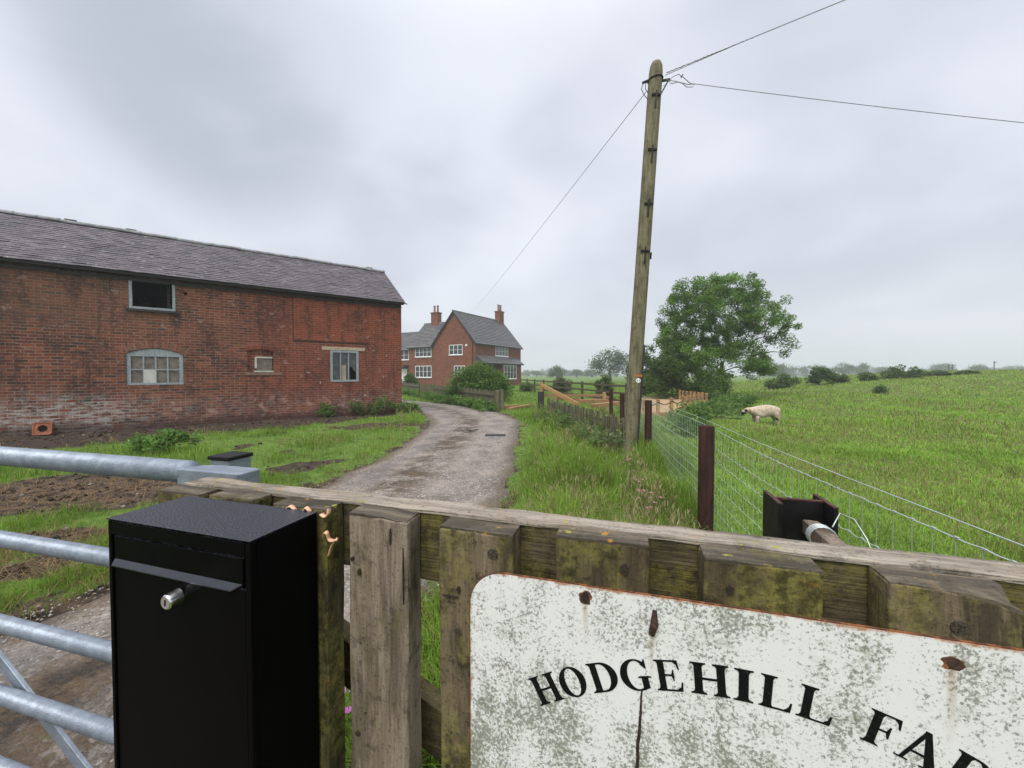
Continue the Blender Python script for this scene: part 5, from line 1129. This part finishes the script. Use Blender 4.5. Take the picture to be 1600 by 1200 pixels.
def crown_pts(lobes, n, rg, shell=0.55, dmin=0.0):
    vol = np.array([l[3] * l[4] * l[5] for l in lobes]) ** 0.6; ii = rg.choice(len(lobes), n * 3, p=vol / vol.sum()); P = []
    for i in ii:
        d = rg.normal(0, 1, 3); d /= np.linalg.norm(d); d *= shell + (1 - shell) * rg.random() ** 0.6
        l = lobes[i]; p = np.array(l[:3]) + d * np.array(l[3:6])
        if dmin and any(np.linalg.norm(p - q) < dmin for q in P): continue
        P.append(p)
        if len(P) >= n: break
    return np.array(P)
def tree(name, label, cat, base, trunk_h, r0, lobes, nc, cr, per, size, col, seed, group=None, flat=0.7, twig=True, shell=0.5, dmin=0.0, droop=0.3):
    rg = np.random.default_rng(seed); root = thing(name, label, cat, base, 0, group); P = crown_pts(lobes, nc, rg, shell, dmin)
    mb = MB(); skeleton(mb, (0, 0, -0.1), (lobes[0][0] * .3, lobes[0][1] * .3, trunk_h), P if twig else P[:12], r0, rg)
    mb.build('trunk' if r0 > 0.05 else 'stems', M['bark'], root, smooth=True, recalc=False)
    leaves('crown' if r0 > 0.05 else 'foliage', P, cr * rg.uniform(0.7, 1.3, len(P)), per, size, col, M['leaf'], root, flat, seed, droop); return root
# big ash
TY = 24.0; tb = at(1127, 585, TY); tbz = float(height(np.array(tb[0]), np.array(TY))) - 0.05; base = (tb[0], TY, tbz)
K = TY / FOC
def lobe(px, py, rx, ry, dy=0.0, dep=None): p = at(px, py, TY); return (p[0] - base[0], dy, p[2] - base[2], rx * K, (dep or (rx + ry) / 2) * K, ry * K)
ash_l = [lobe(1130, 490, 60, 52, 0, 60), lobe(1155, 452, 40, 26, 0, 40), lobe(1085, 472, 44, 36, -.6), lobe(1190, 488, 40, 42, .4), lobe(1218, 518, 30, 26), lobe(1055, 512, 26, 28), lobe(1062, 556, 34, 30, -1.0, 45),
         lobe(1100, 545, 42, 36, 1.4, 50), lobe(1160, 535, 40, 26, 1.4, 45), lobe(1092, 592, 36, 28, -1.2, 45), lobe(1145, 560, 30, 24, -1.2), lobe(1180, 574, 20, 9, -.8), lobe(1232, 545, 16, 9), lobe(1040, 530, 20, 22), lobe(1130, 598, 22, 14, 1.6), lobe(1064, 482, 30, 34, .3), lobe(1050, 545, 26, 34, .2), lobe(1120, 445, 34, 20)]
tree('ash_tree', 'large open crowned ash tree with visible branches, by the rope posts at the meadow edge', 'tree', base, 2.3, 0.20, ash_l, 460, 0.38, 160, 0.135, (0.075, 0.140, 0.024), 42, flat=0.95, shell=0.35, dmin=0.22, droop=0.5)
# shrubs left of the ash
def bush(label, px, py_top, py_base, halfw, Y, col, seed, name='bush', cat='bush', group=None, nc=40, per=110, size=0.10, zoff=None):
    b_ = at(px, py_base, Y); zb = float(height(np.array(b_[0]), np.array(Y))); zt = at(px, py_top, Y)[2]; H = zt - zb; Wd = halfw * Y / FOC
    lobes = [(0, 0, H * .52, Wd * .85, Wd * .75, H * .46), (-Wd * .45, -.1, H * .40, Wd * .5, Wd * .5, H * .38), (Wd * .5, .1, H * .42, Wd * .48, Wd * .5, H * .36), (Wd * .1, 0, H * .7, Wd * .4, Wd * .4, H * .28)]
    return tree(name, label, cat, (b_[0], Y, zb - 0.03), H * .45, 0.03, lobes, nc, 0.26 * min(Wd, H) + .12, per, size, col, seed, group, flat=0.85, shell=0.45)
bush('dark dense thorn bush directly behind the utility pole', 1008, 537, 625, 30, 25.5, (0.035, 0.062, 0.018), 71, per=170, size=0.16, nc=50)
bush('dark rounded bush under the left side of the ash tree', 1050, 538, 632, 44, 22.5, (0.038, 0.070, 0.018), 72, per=170, size=0.15, nc=60)
bush('low dark bush crouching in front of the ash trunk', 1112, 590, 640, 28, 21.5, (0.040, 0.075, 0.02), 73, per=130, size=0.13)
bush('small dark tree just right of the ash trunk, half hidden by its boughs', 1186, 548, 612, 20, 60, (0.045, 0.075, 0.025), 74, per=90, size=0.35)
bush('large glossy green bush swelling over the paling fence before the farmhouse', 745, 571, 640, 46, 20.4, (0.062, 0.115, 0.026), 75, per=260, size=0.115, nc=80)
bush('small dark bush hugging the farmhouse wall above the palings', 640, 583, 612, 13, 34, (0.04, 0.075, 0.02), 76, per=80, size=0.14)
bush('reddish green shrub standing before the dark rail fence', 879, 588, 611, 15, 30, (0.060, 0.072, 0.032), 77, per=90, size=0.14)
bush('round dark shrub growing out of a red brown earth mound', 943, 588, 616, 15, 22.5, (0.04, 0.075, 0.025), 78, per=100, size=0.12)
bush('low pale shrub against the foot of the house beside the rail fence', 822, 598, 614, 12, 33, (0.06, 0.09, 0.03), 79, per=70, size=0.14)
for i, (lb, px, t_, b_, hw_, Y, c_) in enumerate((
    ('spreading low bush on the meadow brow, nearest the ash tree', 1222, 586, 604, 24, 31, (0.045, 0.075, 0.024)), ('tallest bush on the meadow brow, a pointed dark clump', 1279, 573, 600, 18, 32, (0.04, 0.068, 0.022)),
    ('small round bush touching the right foot of the pointed brow bush', 1308, 582, 600, 13, 32.5, (0.045, 0.072, 0.022)), ('loose little bush alone on the meadow brow between two big clumps', 1354, 582, 597, 14, 33, (0.052, 0.085, 0.028)),
    ('wide flat dark bush, broadest on the meadow brow', 1412, 573, 594, 33, 33, (0.04, 0.068, 0.022)), ('low ragged bush on the brow below the twin distant pole', 1465, 580, 590, 20, 34, (0.042, 0.07, 0.022)), ('last low bush on the brow, before the lone distant pole', 1507, 580, 588, 18, 34, (0.04, 0.066, 0.02)))):
    bush(lb, px, t_, b_, hw_, Y, c_, 200 + i, group='bushes on the brow of the meadow', nc=26, per=80, size=0.2)
bush('lone small dark thistle clump halfway up the meadow slope', 1375, 603, 615, 11, 24, (0.04, 0.07, 0.022), 230, nc=14, per=70, size=0.1)
# weeds at the barn foot and nettles
def weed(label, p, r, h, col, seed, size=0.07, per=60, nc=16, name='weed_clump'):
    lobes = [(0, 0, h * .5, r, r, h * .5)]
    return tree(name, label, 'weed', (p[0], p[1], float(height(np.array(p[0]), np.array(p[1])))), h * .5, 0.012, lobes, nc, 0.35 * min(r, h), per, size, col, seed, 'weed clumps along the barn', 0.9, True, 0.2)
weed('bright green nettle clump on the lawn in front of the barn mud', gnd(258, 706), 0.50, 0.42, (0.065, 0.135, 0.028), 301, 0.085, 70)
weed('weed clump under the left edge of the square barn window', wb(-2.75, -0.22), 0.30, 0.50, (0.06, 0.115, 0.026), 302, 0.07)
weed('pale straggling weed against whitened brick below the square barn window', wb(-1.75, -0.25), 0.34, 0.62, (0.06, 0.11, 0.03), 303, 0.065, 40)
weed('tall dark weed clump near the barn corner', wb(-0.95, -0.22), 0.46, 0.80, (0.055, 0.105, 0.024), 304, 0.07)
weed('low weed clump wrapped round the barn corner', wb(-0.15, -0.2), 0.40, 0.45, (0.06, 0.12, 0.026), 305, 0.06)
weed('bright grass tuft beside the track at the barn corner', wb(0.45, 0.1), 0.32, 0.36, (0.085, 0.17, 0.028), 306, 0.09)
# nettles and rough growth round ash foot and the path
def thicket(name, label, pts, r, h, col, seed, per=60, size=0.1):
    rg = np.random.default_rng(seed); P = []
    for (x, y) in pts:
        for _ in range(5): P.append((x + rg.normal(0, r * .5), y + rg.normal(0, r * .5), float(height(np.array(x), np.array(y))) + rg.uniform(0.1, h)))
    return tag(leaves(name, np.array(P), np.full(len(P), r * .6), per, size, col, M['leaf'], None, 0.8, seed, -0.2), label, None, kind='stuff')
G2 = lambda px, py: tuple(gnd(px, py)[:2])
thicket('nettle_thicket', 'rough nettles and long weeds between the rope posts and the sheep', [G2(x, y) for x, y in ((1085, 655), (1105, 648), (1125, 645), (1145, 640), (1090, 668), (1118, 660), (1140, 652), (1165, 640), (1120, 635), (1150, 630), (1060, 668), (1080, 680))], 0.5, 0.5, (0.06, 0.11, 0.03), 310, 90, 0.11)
thicket('verge_weeds', 'leafy weeds along the foot of the old palings beside the track', [tuple(np.array([-0.7, 15.8]) + np.array([-8.3, 16.2]) * t + np.array([-.35, -.25])) for t in np.linspace(0, 1, 26)], 0.40, 0.35, (0.062, 0.12, 0.028), 311, 80, 0.12)
thicket('fence_weeds', 'climbing weeds over the old palings right of the track', [(0.95 + (1.75 - .95) * t, 12 + (6.8 - 12) * t) for t in np.linspace(0, 1, 15)], 0.28, 0.55, (0.075, 0.115, 0.045), 312, 42, 0.065)
# distant trees: three models, copied
def far_model(seed, H, W, Y=100, nc=46, label='', pos=(0, 0)):
    lobes = [(0, 0, H * .58, W * .42, W * .42, H * .36), (-W * .26, 0, H * .5, W * .26, W * .3, H * .26), (W * .27, .2, H * .52, W * .25, W * .3, H * .27), (0.05 * W, 0, H * .75, W * .26, W * .26, H * .22)]
    return tree('distant_tree', label, 'tree', (pos[0], pos[1], 0), H * .4, 0.32, lobes, nc, 0.17 * W, 70, 0.055 * W, (0.042, 0.065, 0.024), seed, 'distant field trees', 0.8, True, 0.45)
def place_far(px, py_top, Y): p = at(px, 585, Y); return p[0], Y, at(px, py_top, Y)[2]
models = []
FT = [('broad oak beyond the rail fence, left of the utility pole', 953, 545, 88, 62, 0), ('darker round tree in the far field right of the farmhouse', 871, 572, 120, 32, 1), ('pale small hazy tree between the round tree and the oak', 901, 577, 190, 20, 2),
      ('faint hazy tree nearest the farmhouse end', 838, 579, 230, 22, 0), ('hazy tree close behind the oak, low and wide', 925, 578, 210, 30, 1), ('hazy domed tree, taller of the twin trees above the meadow brow', 1318, 567, 170, 30, 0), ('hazy domed tree, right one of the twin trees above the meadow brow', 1345, 568, 175, 26, 1),
      ('faint spreading tree behind the twin distant pole', 1474, 568, 200, 34, 2), ('hazy flat topped tree left of the lone distant pole', 1535, 570, 160, 34, 1), ('faint low tree at the far right of the brow', 1582, 571, 210, 40, 0), ('hazy tree under the right boughs of the ash', 1215, 570, 150, 26, 2), ('faint tree standing left of the wide flat brow bush', 1382, 573, 220, 30, 2)]
for i, (lb, px, pt, Y, wpx, mi) in enumerate(FT):
    x, y, zt = place_far(px, pt, Y); W = wpx * Y / FOC
    if i < 3: o = far_model(400 + i, zt, W, Y, 46, lb, (x, y)); models.append((o, zt, W))
    else:
        src, h0, w0 = models[mi]; o = copy_tree(src); o['label'] = lb; o.location = (x, y, 0); s_ = W / w0; o.scale = (s_, s_, zt / h0); o.rotation_euler.z = i * 1.3
def woods(name, label, px0, px1, Y, hy, seed, n=60):
    rg = np.random.default_rng(seed); P = []; rad = []
    for k in range(n):
        px = px0 + (px1 - px0) * rg.random(); yy_ = Y + rg.uniform(-12, 12); p = at(px, 585, yy_); H = (585 - (hy + rg.uniform(-3, 4))) / FOC * yy_ + 1.5
        for q in range(6): P.append((p[0] + rg.normal(0, 1.6), yy_ + rg.normal(0, 1.2), H * rg.uniform(0.12, 0.92))); rad.append(rg.uniform(1.2, 2.3))
    tag(leaves(name, np.array(P), np.array(rad), 40, 1.0, (0.04, 0.06, 0.025), M['leaf'], None, 0.85, seed), label, kind='stuff')
woods('far_woodland', 'hazy far woodland behind the meadow brow', 1190, 1290, 250, 571, 501, 46)
woods('far_treeline', 'very faint treeline along the horizon', 1290, 1600, 330, 575, 502, 60)
woods('far_hedgerow', 'faint hedgerow and trees across the far field', 815, 960, 300, 580, 503, 40)

# distant power poles
def farpole(label, px, pt, Y, twin):
    p = at(px, 585, Y); r_ = thing('power_pole', label, 'utility pole', (p[0], Y, 0)); H = at(px, pt, Y)[2]; mb = MB()
    if twin:
        for s in (-.5, .5): mb.tube([(s, 0, -0.2), (s, 0, H)], .12, 6)
    else: mb.tube([(0, 0, -.2), (0, 0, H)], .13, 6)
    mb.build('shaft', M['old_rail'], r_); mb = MB(); mb.box(-1.2 if twin else -.5, 1.2 if twin else .5, -.3, -.18, H - .5, H - .3); mb.build('crossarm', M['old_rail'], r_)
farpole('distant twin wooden power pole beyond the meadow brow', 1485, 569, 110, True); farpole('lone slender distant power pole at the right of the brow', 1553, 564, 115, False)

# ------------------------------------------------------------------ palings, rails, new timber
def palings(name, label, a, b, h, w=0.10, gap=0.028, seed=1, skip=None, cat='fence', lean=0.03):
    rg = np.random.default_rng(seed); a = Vector((*a, 0)); b = Vector((*b, 0)); L = (b - a).length; d = (b - a) / L
    t = thing(name, label, cat, a, math.atan2(d.y, d.x)); mb = MB(); x = 0.0; n = 0
    while x < L:
        if skip and x > skip[1] and mb.v and n == 0: n = 1; mb.build('palings', M['paling'], t); mb = MB()
        if not (skip and skip[0] < x < skip[1]):
            hh = h * rg.uniform(0.93, 1.04); l1 = rg.normal(0, lean); Mq = Matrix.Translation((x, 0, 0)) @ Matrix.Rotation(l1, 4, 'Y')
            mb.box(0, w, -0.012, 0.010, 0.03, hh, Mq)
        x += w + gap
    mb.build('palings', M['paling'], t)
    segs = [(0, L)] if not skip else [(0, skip[0]), (skip[1], L)]
    for s0, s1 in segs:
        for z in (h * .25, h * .78): mb = MB(); mb.box(s0, s1, 0.012, 0.05, z - .04, z + .04); mb.build('rail', M['paling'], t)
    return t
PA, PBv = Vector((-0.72, 15.95, 0)), Vector((-9.2, 32.2, 0)); dd = (PBv - PA)
palings('paling_fence', 'old grey green paling fence in front of the farmhouse garden', (PA.x, PA.y), (PBv.x, PBv.y), 0.84, skip=(8.7, 10.2), seed=3)
for k, (px, lb) in enumerate(((777, 'thick grey end post of the farmhouse palings, left of the pair'), (784.5, 'thick grey end post of the farmhouse palings, right of the pair'))):
    p = gnd(px, 642.5); mb = MB(); mb.box(-.075, .075, -.07, .07, -.05, 0.86 + 0.02 * k); tag(mb.build('fence_post', M['paling'], None, tuple(p), .3, bevel=.01), lb, 'post')
gt = thing('garden_gate', 'small weathered garden gate with a diagonal brace standing ajar in the paling fence', 'gate', tuple(PA + dd.normalized() * 8.75), math.atan2(dd.y, dd.x) + 0.55)
mb = MB()
for x in np.arange(0.06, 1.2, .115): mb.box(x, x + .10, -.012, .010, .06, .88)
mb.build('boards', M['paling'], gt); mb = MB()
for x in (0.0, 1.22): mb.box(x, x + .07, -.035, .045, 0, .95)
mb.box(.07, 1.22, -.04, -.014, .14, .22); mb.box(.07, 1.22, -.04, -.014, .72, .80); mb.beam((.1, -.03, .74), (1.2, -.03, .2), .025, .08); mb.build('frame', M['paling'], gt)
palings('side_paling_fence', 'short overgrown split paling fence leaning along the right verge', (1.10, 12.0), (1.93, 6.65), 0.76, w=.055, gap=.035, seed=9, lean=.09)
rf_ = thing('rail_fence', 'dark post and rail fence across the far garden', 'fence', (0.8, 36, 0))
A_, B_ = Vector((0.8, 36, 0)), Vector((4.9, 16.5, 0))
nP = 9
for k in range(nP): p = A_.lerp(B_, k / (nP - 1)) - A_; mb = MB(); mb.box(p.x - .06, p.x + .06, p.y - .06, p.y + .06, -.1, 1.12); mb.build('post', M['old_rail'], rf_)
for z in (.35, .68, 1.0): mb = MB(); mb.beam(Vector((-.08, 0, z)), B_ - A_ + Vector((-.08, 0, z)), .04, .09); mb.build('rail', M['old_rail'], rf_)
# wood chip yard with rope posts
yard = [gnd(*q)[:2] for q in ((1067, 650), (1104, 634), (1100, 624), (1040, 621), (985, 624), (975, 630), (978, 640), (990, 650))]
mb = MB(); mb.add([(p[0], p[1], float(height(np.array(p[0]), np.array(p[1]))) * 0 + 0.10) for p in yard] + [(p[0], p[1], -.05) for p in yard], [tuple(range(8))] + [(i, (i + 1) % 8, (i + 1) % 8 + 8, i + 8) for i in range(8)])
tag(mb.build('wood_chip_path', M['chip']), kind='structure')
rope = thing('rope_post_fence', 'low new timber posts strung with sagging rope around the wood chip path', 'fence', tuple(gnd(1067, 650)[:2]) + (0,)); o_ = Vector(rope.location)
run = [((1005, 649), 624), ((1028, 649.5), 623.5), ((1049, 650), 621.5), ((1067.5, 650), 619), ((1077, 646), 618), ((1084, 643), 617), ((1091, 640), 616), ((1097, 637), 615), ((1104, 634.5), 614)]
run2 = [((1062, 627), 609), ((1067, 627.2), 610), ((1073, 627.5), 611), ((1079, 628), 611.5), ((1085, 629), 612), ((1091, 630), 612.5), ((1097, 631), 613)]
for rn in (run, run2):
    tops = []
    for (bp, ty) in rn:
        p = gnd(*bp); zt = at(bp[0], ty, p[1])[2]; q = Vector((p[0], p[1], 0)) - o_; mb = MB(); mb.box(q.x - .05, q.x + .05, q.y - .05, q.y + .05, -.1, zt - .04); po = mb.build('post', M['new_wood'], rope, bevel=.006)
        mb = MB(); mb.box(q.x - .065, q.x + .065, q.y - .065, q.y + .065, zt - .039, zt - .012); mb.box(q.x - .04, q.x + .04, q.y - .04, q.y + .04, zt - .011, zt); mb.build('cap', M['new_wood'], po, bevel=.004)
        tops.append(Vector((q.x, q.y - .055, zt - .10)))
    mb = MB(); pts = []
    for a, b in zip(tops[:-1], tops[1:]):
        for t in np.linspace(0, 1, 7)[:-1]: pts.append(a.lerp(b, t) - Vector((0, 0, .12 * 4 * t * (1 - t))))
    pts.append(tops[-1]); mb.tube(pts, .022, 6); mb.build('rope', M['rope'], rope, smooth=True)
def plank(label, a, b, w, h, mat='sleeper', group='new timber sleepers', name='sleeper', cat='sleeper'):
    a, b = Vector(a), Vector(b); mb = MB(); mb.beam((0, 0, 0), b - a, w, h); return tag(mb.build(name, M[mat], None, a, bevel=.008), label, cat, group)
def gz_(px, py, z): p = gnd(px, py); return (p[0], p[1], z)
plank('new sleeper edging the wood chip path under the front rope posts', gz_(1030, 652, .08), gz_(1068, 652.5, .08), .12, .2)
plank('new sleeper edging the wood chip path below the receding rope posts', gz_(1069, 652, .08), gz_(1106, 636, .08), .12, .2)
plank('short new orange sleeper beside the palings end posts', gz_(788, 640, .09), gz_(808, 638.5, .09), .2, .18)
plank('longer new orange sleeper curving off right of the palings end posts', gz_(797, 643, .08), gz_(829, 637, .08), .15, .16)
br = thing('timber_balustrade', 'new orange timber handrail frame with a long slanting board behind the side palings', 'handrail', (1.07, 14.0, 0)); b0 = Vector(br.location)
W2 = lambda px, py, Y: Vector(at(px, py, Y)) - b0
mb = MB(); p = W2(846, 598, 14.0); mb.box(p.x - .06, p.x + .06, -.06, .06, 0.55, p.z); mb.build('post', M['new_wood'], br)
mb = MB(); mb.box(p.x - .13, p.x + .09, -.1, .1, -.05, .88); mb.build('old_stump', M['darkwood'], br)
mb = MB(); mb.beam(W2(847, 602, 13.9), W2(903, 632, 12.4), .05, .12); mb.build('slanting_board', M['new_wood'], br)
mb = MB(); mb.beam(W2(850, 618, 14.2), W2(944, 617.5, 15.0), .05, .09); mb.build('top_rail', M['sleeper'], br)
mb = MB(); q = W2(944, 613, 15.0); mb.box(q.x - .05, q.x + .05, q.y - .05, q.y + .05, 0, q.z); mb.build('post', M['new_wood'], br)
for i, (a, b, lb) in enumerate((((868, 622, 14.6), (905, 624.5, 15.2), 'new sleeper lying on edge, nearest the slanting board'), ((905, 627, 14.4), (948, 626, 15.0), 'long new sleeper in the middle of the raised bed'), ((925, 634, 13.2), (968, 630, 13.6), 'dark wet sleeper in front of the raised bed'))):
    pa, pb = Vector(at(*a)), Vector(at(*b)); plank(lb, pa, pb, .2, .13)
mb = MB(); bmm = at(943, 612, 21.5); 
for k in range(1):
    V = []; F = []
    for i in range(9):
        for j in range(24): a = 2 * math.pi * j / 24; r_ = 0.75 * (1 - i / 8); V.append((r_ * math.cos(a) * (1 + .2 * mnoise.noise(Vector((math.cos(a) * 2, math.sin(a) * 2, i * .4)))), r_ * math.sin(a), .42 * math.sin(i / 8 * math.pi / 2) - .05))
    for i in range(8):
        for j in range(24): F.append((i * 24 + j, i * 24 + (j + 1) % 24, (i + 1) * 24 + (j + 1) % 24, (i + 1) * 24 + j))
mb.add(V, F); tag(mb.build('earth_mound', simple('red_earth', (0.15, 0.062, 0.035), .95, 0, 6, .4, .6), None, (bmm[0], 21.5, .0), smooth=True), 'red brown heap of earth with a shrub on it, behind the timber frame', 'mound')
# drain cover, branch litter on the track
dc = thing('drain_cover', 'small dark rectangular drain cover set in the gravel track', 'drain cover', tuple(gnd(774, 682)[:2]) + (0.022,)); mb = MB(); mb.box(-.25, .25, -.16, .16, -.02, .012); mb.build('plate', M['black_steel'], dc)
mb = MB(); mb.box(-.29, .29, -.20, -.165, -.02, .008); mb.box(-.29, .29, .165, .20, -.02, .008); mb.build('frame', M['pebble'], dc)
mb = MB(); 
for i in range(9):
    p = Vector((random.uniform(-.35, .35), random.uniform(-.15, .15), .02)); q = p + Vector((random.uniform(-.35, .35), random.uniform(-.12, .12), random.uniform(0, .07))); mb.tube([p, p.lerp(q, .5) + Vector((0, 0, .02)), q], [.009, .008, .003], 5)
g_ = gnd(728, 676); tag(mb.build('fallen_twigs', M['bark'], None, (g_[0], g_[1], .02)), 'dark fallen twigs lying on the gravel track before the drain cover', 'twigs', kind='stuff')

# ------------------------------------------------------------------ sheep
SP = gnd(1193, 664, -0.05); shp = thing('sheep', 'shorn cream sheep with black nose and eye patch standing side-on in the meadow', 'sheep', (SP[0], SP[1], float(height(np.array(SP[0]), np.array(SP[1])))))
shp.rotation_euler.z = R(4); shp.scale = (1.07, 1.07, 1.07); shp.location.z -= 0.06
m, g, b = new_mat('shorn_fleece'); o = g.obj(); x, y, z = g.sep(o)
n = g.noise(o, 14, 5, .7); nn_ = g.noise(o, 90, 3)
col = g.mix(g.ramp(n, .35, .65), (0.34, 0.275, 0.20), (0.54, 0.455, 0.35))
muz = g.ramp(g.math('ADD', x, g.math('MULTIPLY', g.math('SUBTRACT', n, .5), .06)), -0.60, -0.63)
def ball(cx, cz, r): 
    d = g.math('SQRT', g.math('ADD', g.math('POWER', g.math('SUBTRACT', x, cx), 2.0), g.math('POWER', g.math('SUBTRACT', z, cz), 2.0))); return g.ramp(d, r, r * .7)
blk = g.math('MAXIMUM', g.math('MAXIMUM', g.math('MULTIPLY', muz, g.ramp(z, .46, .41)), ball(-0.565, .462, .048)), g.math('MAXIMUM', ball(0.27, .21, .05), ball(-.6, .40, .035)))
hoof = g.ramp(z, .035, .02); blk = g.math('MAXIMUM', blk, hoof)
put(g, b, g.mix(blk, col, (0.018, 0.015, 0.013)), .9, 0, g.bump(g.math('ADD', n, g.math('MULTIPLY', nn_, .5)), .5, .02), .2); M['fleece'] = m
nodes = {}; ed = []; rad = []
def add(nm, p, r, par=None):
    nodes[nm] = len(rad); rad.append((p, r)); 
    if par: ed.append((nodes[par], nodes[nm]))
add('pelvis', (.33, 0, .475), (.155, .165)); add('loin', (.17, 0, .465), (.165, .185), 'pelvis'); add('rib', (-.02, 0, .435), (.170, .200), 'loin'); add('chest', (-.18, 0, .44), (.155, .175), 'rib'); add('shoulder', (-.29, 0, .445), (.135, .145), 'chest')
add('neck', (-.39, 0, .455), (.092, .105), 'shoulder'); add('poll', (-.475, 0, .478), (.078, .086), 'neck'); add('face', (-.555, 0, .445), (.068, .078), 'poll'); add('muzzle', (-.628, 0, .385), (.052, .057), 'face'); add('nose', (-.662, 0, .355), (.036, .038), 'muzzle')
add('rump', (.43, 0, .46), (.095, .12), 'pelvis'); add('tail', (.485, 0, .43), (.035, .04), 'rump'); add('tail2', (.50, 0, .32), (.030, .03), 'tail'); add('tail3', (.49, 0, .24), (.020, .02), 'tail2')
for s, nm in ((-1, 'n'), (1, 'f')):
    dx_ = 0.03 if s > 0 else -.01
    add('el' + nm, (-.24 + dx_, s * .105, .30), (.066, .076), 'chest'); add('kn' + nm, (-.25 + dx_, s * .10, .165), (.042, .046), 'el' + nm); add('pa' + nm, (-.245 + dx_, s * .10, .05), (.033, .037), 'kn' + nm); add('ho' + nm, (-.262 + dx_, s * .10, .005), (.030, .034), 'pa' + nm)
    add('st' + nm, (.31 + dx_, s * .115, .32), (.078, .092), 'pelvis'); add('hk' + nm, (.385 + dx_, s * .105, .18), (.042, .048), 'st' + nm); add('ca' + nm, (.365 + dx_, s * .10, .06), (.033, .037), 'hk' + nm); add('hf' + nm, (.345 + dx_, s * .10, .005), (.030, .034), 'ca' + nm)
me = bpy.data.meshes.new('body'); me.from_pydata([p for p, _ in rad], ed, []); bo = finish('body', me, M['fleece'], shp)
sk = bo.modifiers.new('skin', 'SKIN'); sk.use_smooth_shade = True
for i, (_, r) in enumerate(rad): me.skin_vertices[0].data[i].radius = r; me.skin_vertices[0].data[i].use_root = (i == 0)
ss = bo.modifiers.new('subsurf', 'SUBSURF'); ss.levels = ss.render_levels = 2
for s in (-1, 1):
    mb = MB(); mb.tube([(-.475, s * .05, .50), (-.455, s * .10, .485), (-.445, s * .135, .455), (-.455, s * .15, .425)], [.018, .030, .026, .006], 8); mb.build('ear', simple('ear_pink', (0.42, 0.28, 0.2), .8), shp, smooth=True)
    mb = MB(); hc = [(-.485 + .055 * math.cos(a) + .02, s * (.06 + .012 * k_), .465 + .05 * math.sin(a)) for k_, a in enumerate(np.linspace(1.9, -3.4, 12))]; mb.tube(hc, [.020 - .0013 * k_ for k_ in range(12)], 8); mb.build('horn', simple('horn_buff', (0.5, 0.40, 0.27), .6), shp, smooth=True)
    mb = MB(); mb.tube([(-.567, s * .060, .478), (-.567, s * .072, .478)], [.011, .007], 10); mb.build('eye', M['hole_black'], shp)

# ------------------------------------------------------------------ small flowers in the verge
def flowers(label, pts, col, h, seed, r=.014):
    rg = np.random.default_rng(seed); mb = MB(); mc = MB()
    t = thing('wild_flower', label, 'flower', (*pts[0], 0)); ori = Vector(t.location)
    for (x, y) in pts:
        hh = h * rg.uniform(.8, 1.15); p = Vector((x, y, 0)) - ori; mc.tube([p, p + Vector((rg.normal(0, .03), rg.normal(0, .03), hh))], .003, 5)
        for k in range(5):
            c_ = p + Vector((rg.normal(0, .03), rg.normal(0, .03), hh - .03 + rg.normal(0, .04)))
            for q in range(5):
                a = 2 * math.pi * q / 5; d = Vector((math.cos(a), math.sin(a), .5)) * r; s2 = Vector((-math.sin(a), math.cos(a), 0)) * r * .5; mb.add([c_, c_ + d + s2, c_ + d * 1.25, c_ + d - s2], [(0, 1, 2, 3)])
    mc.build('stem', simple('stem_green', (.06, .11, .03), .7), t); mb.build('petals', simple('petal', col, .6), t, recalc=False); return t
for k in range(7): tag(flowers('dusky pink campion flower on a tall stem beside the netting', [(1.15 + .05 * k, 3.2 + .28 * k)], (.36, .14, .17), .42, 4 + k), group='pink campion flowers beside the netting')
flowers('magenta flower seen low between two fence boards', [(-.70, 1.50)], (.50, .10, .42), .22, 5)

# ------------------------------------------------------------------ rain haze over the land
mb = MB(); mb.box(-640, 640, -80, 640, -2.0, 18.0)
m = bpy.data.materials.new('rain_haze'); m.use_nodes = True; nt_ = m.node_tree; nt_.nodes.clear()
pv = nt_.nodes.new('ShaderNodeVolumePrincipled'); ou = nt_.nodes.new('ShaderNodeOutputMaterial'); nt_.links.new(pv.outputs[0], ou.inputs['Volume'])
pv.inputs['Color'].default_value = (0.86, 0.90, 0.96, 1); pv.inputs['Density'].default_value = HAZE; pv.inputs['Anisotropy'].default_value = 0.2
tag(mb.build('haze', m), kind='stuff')
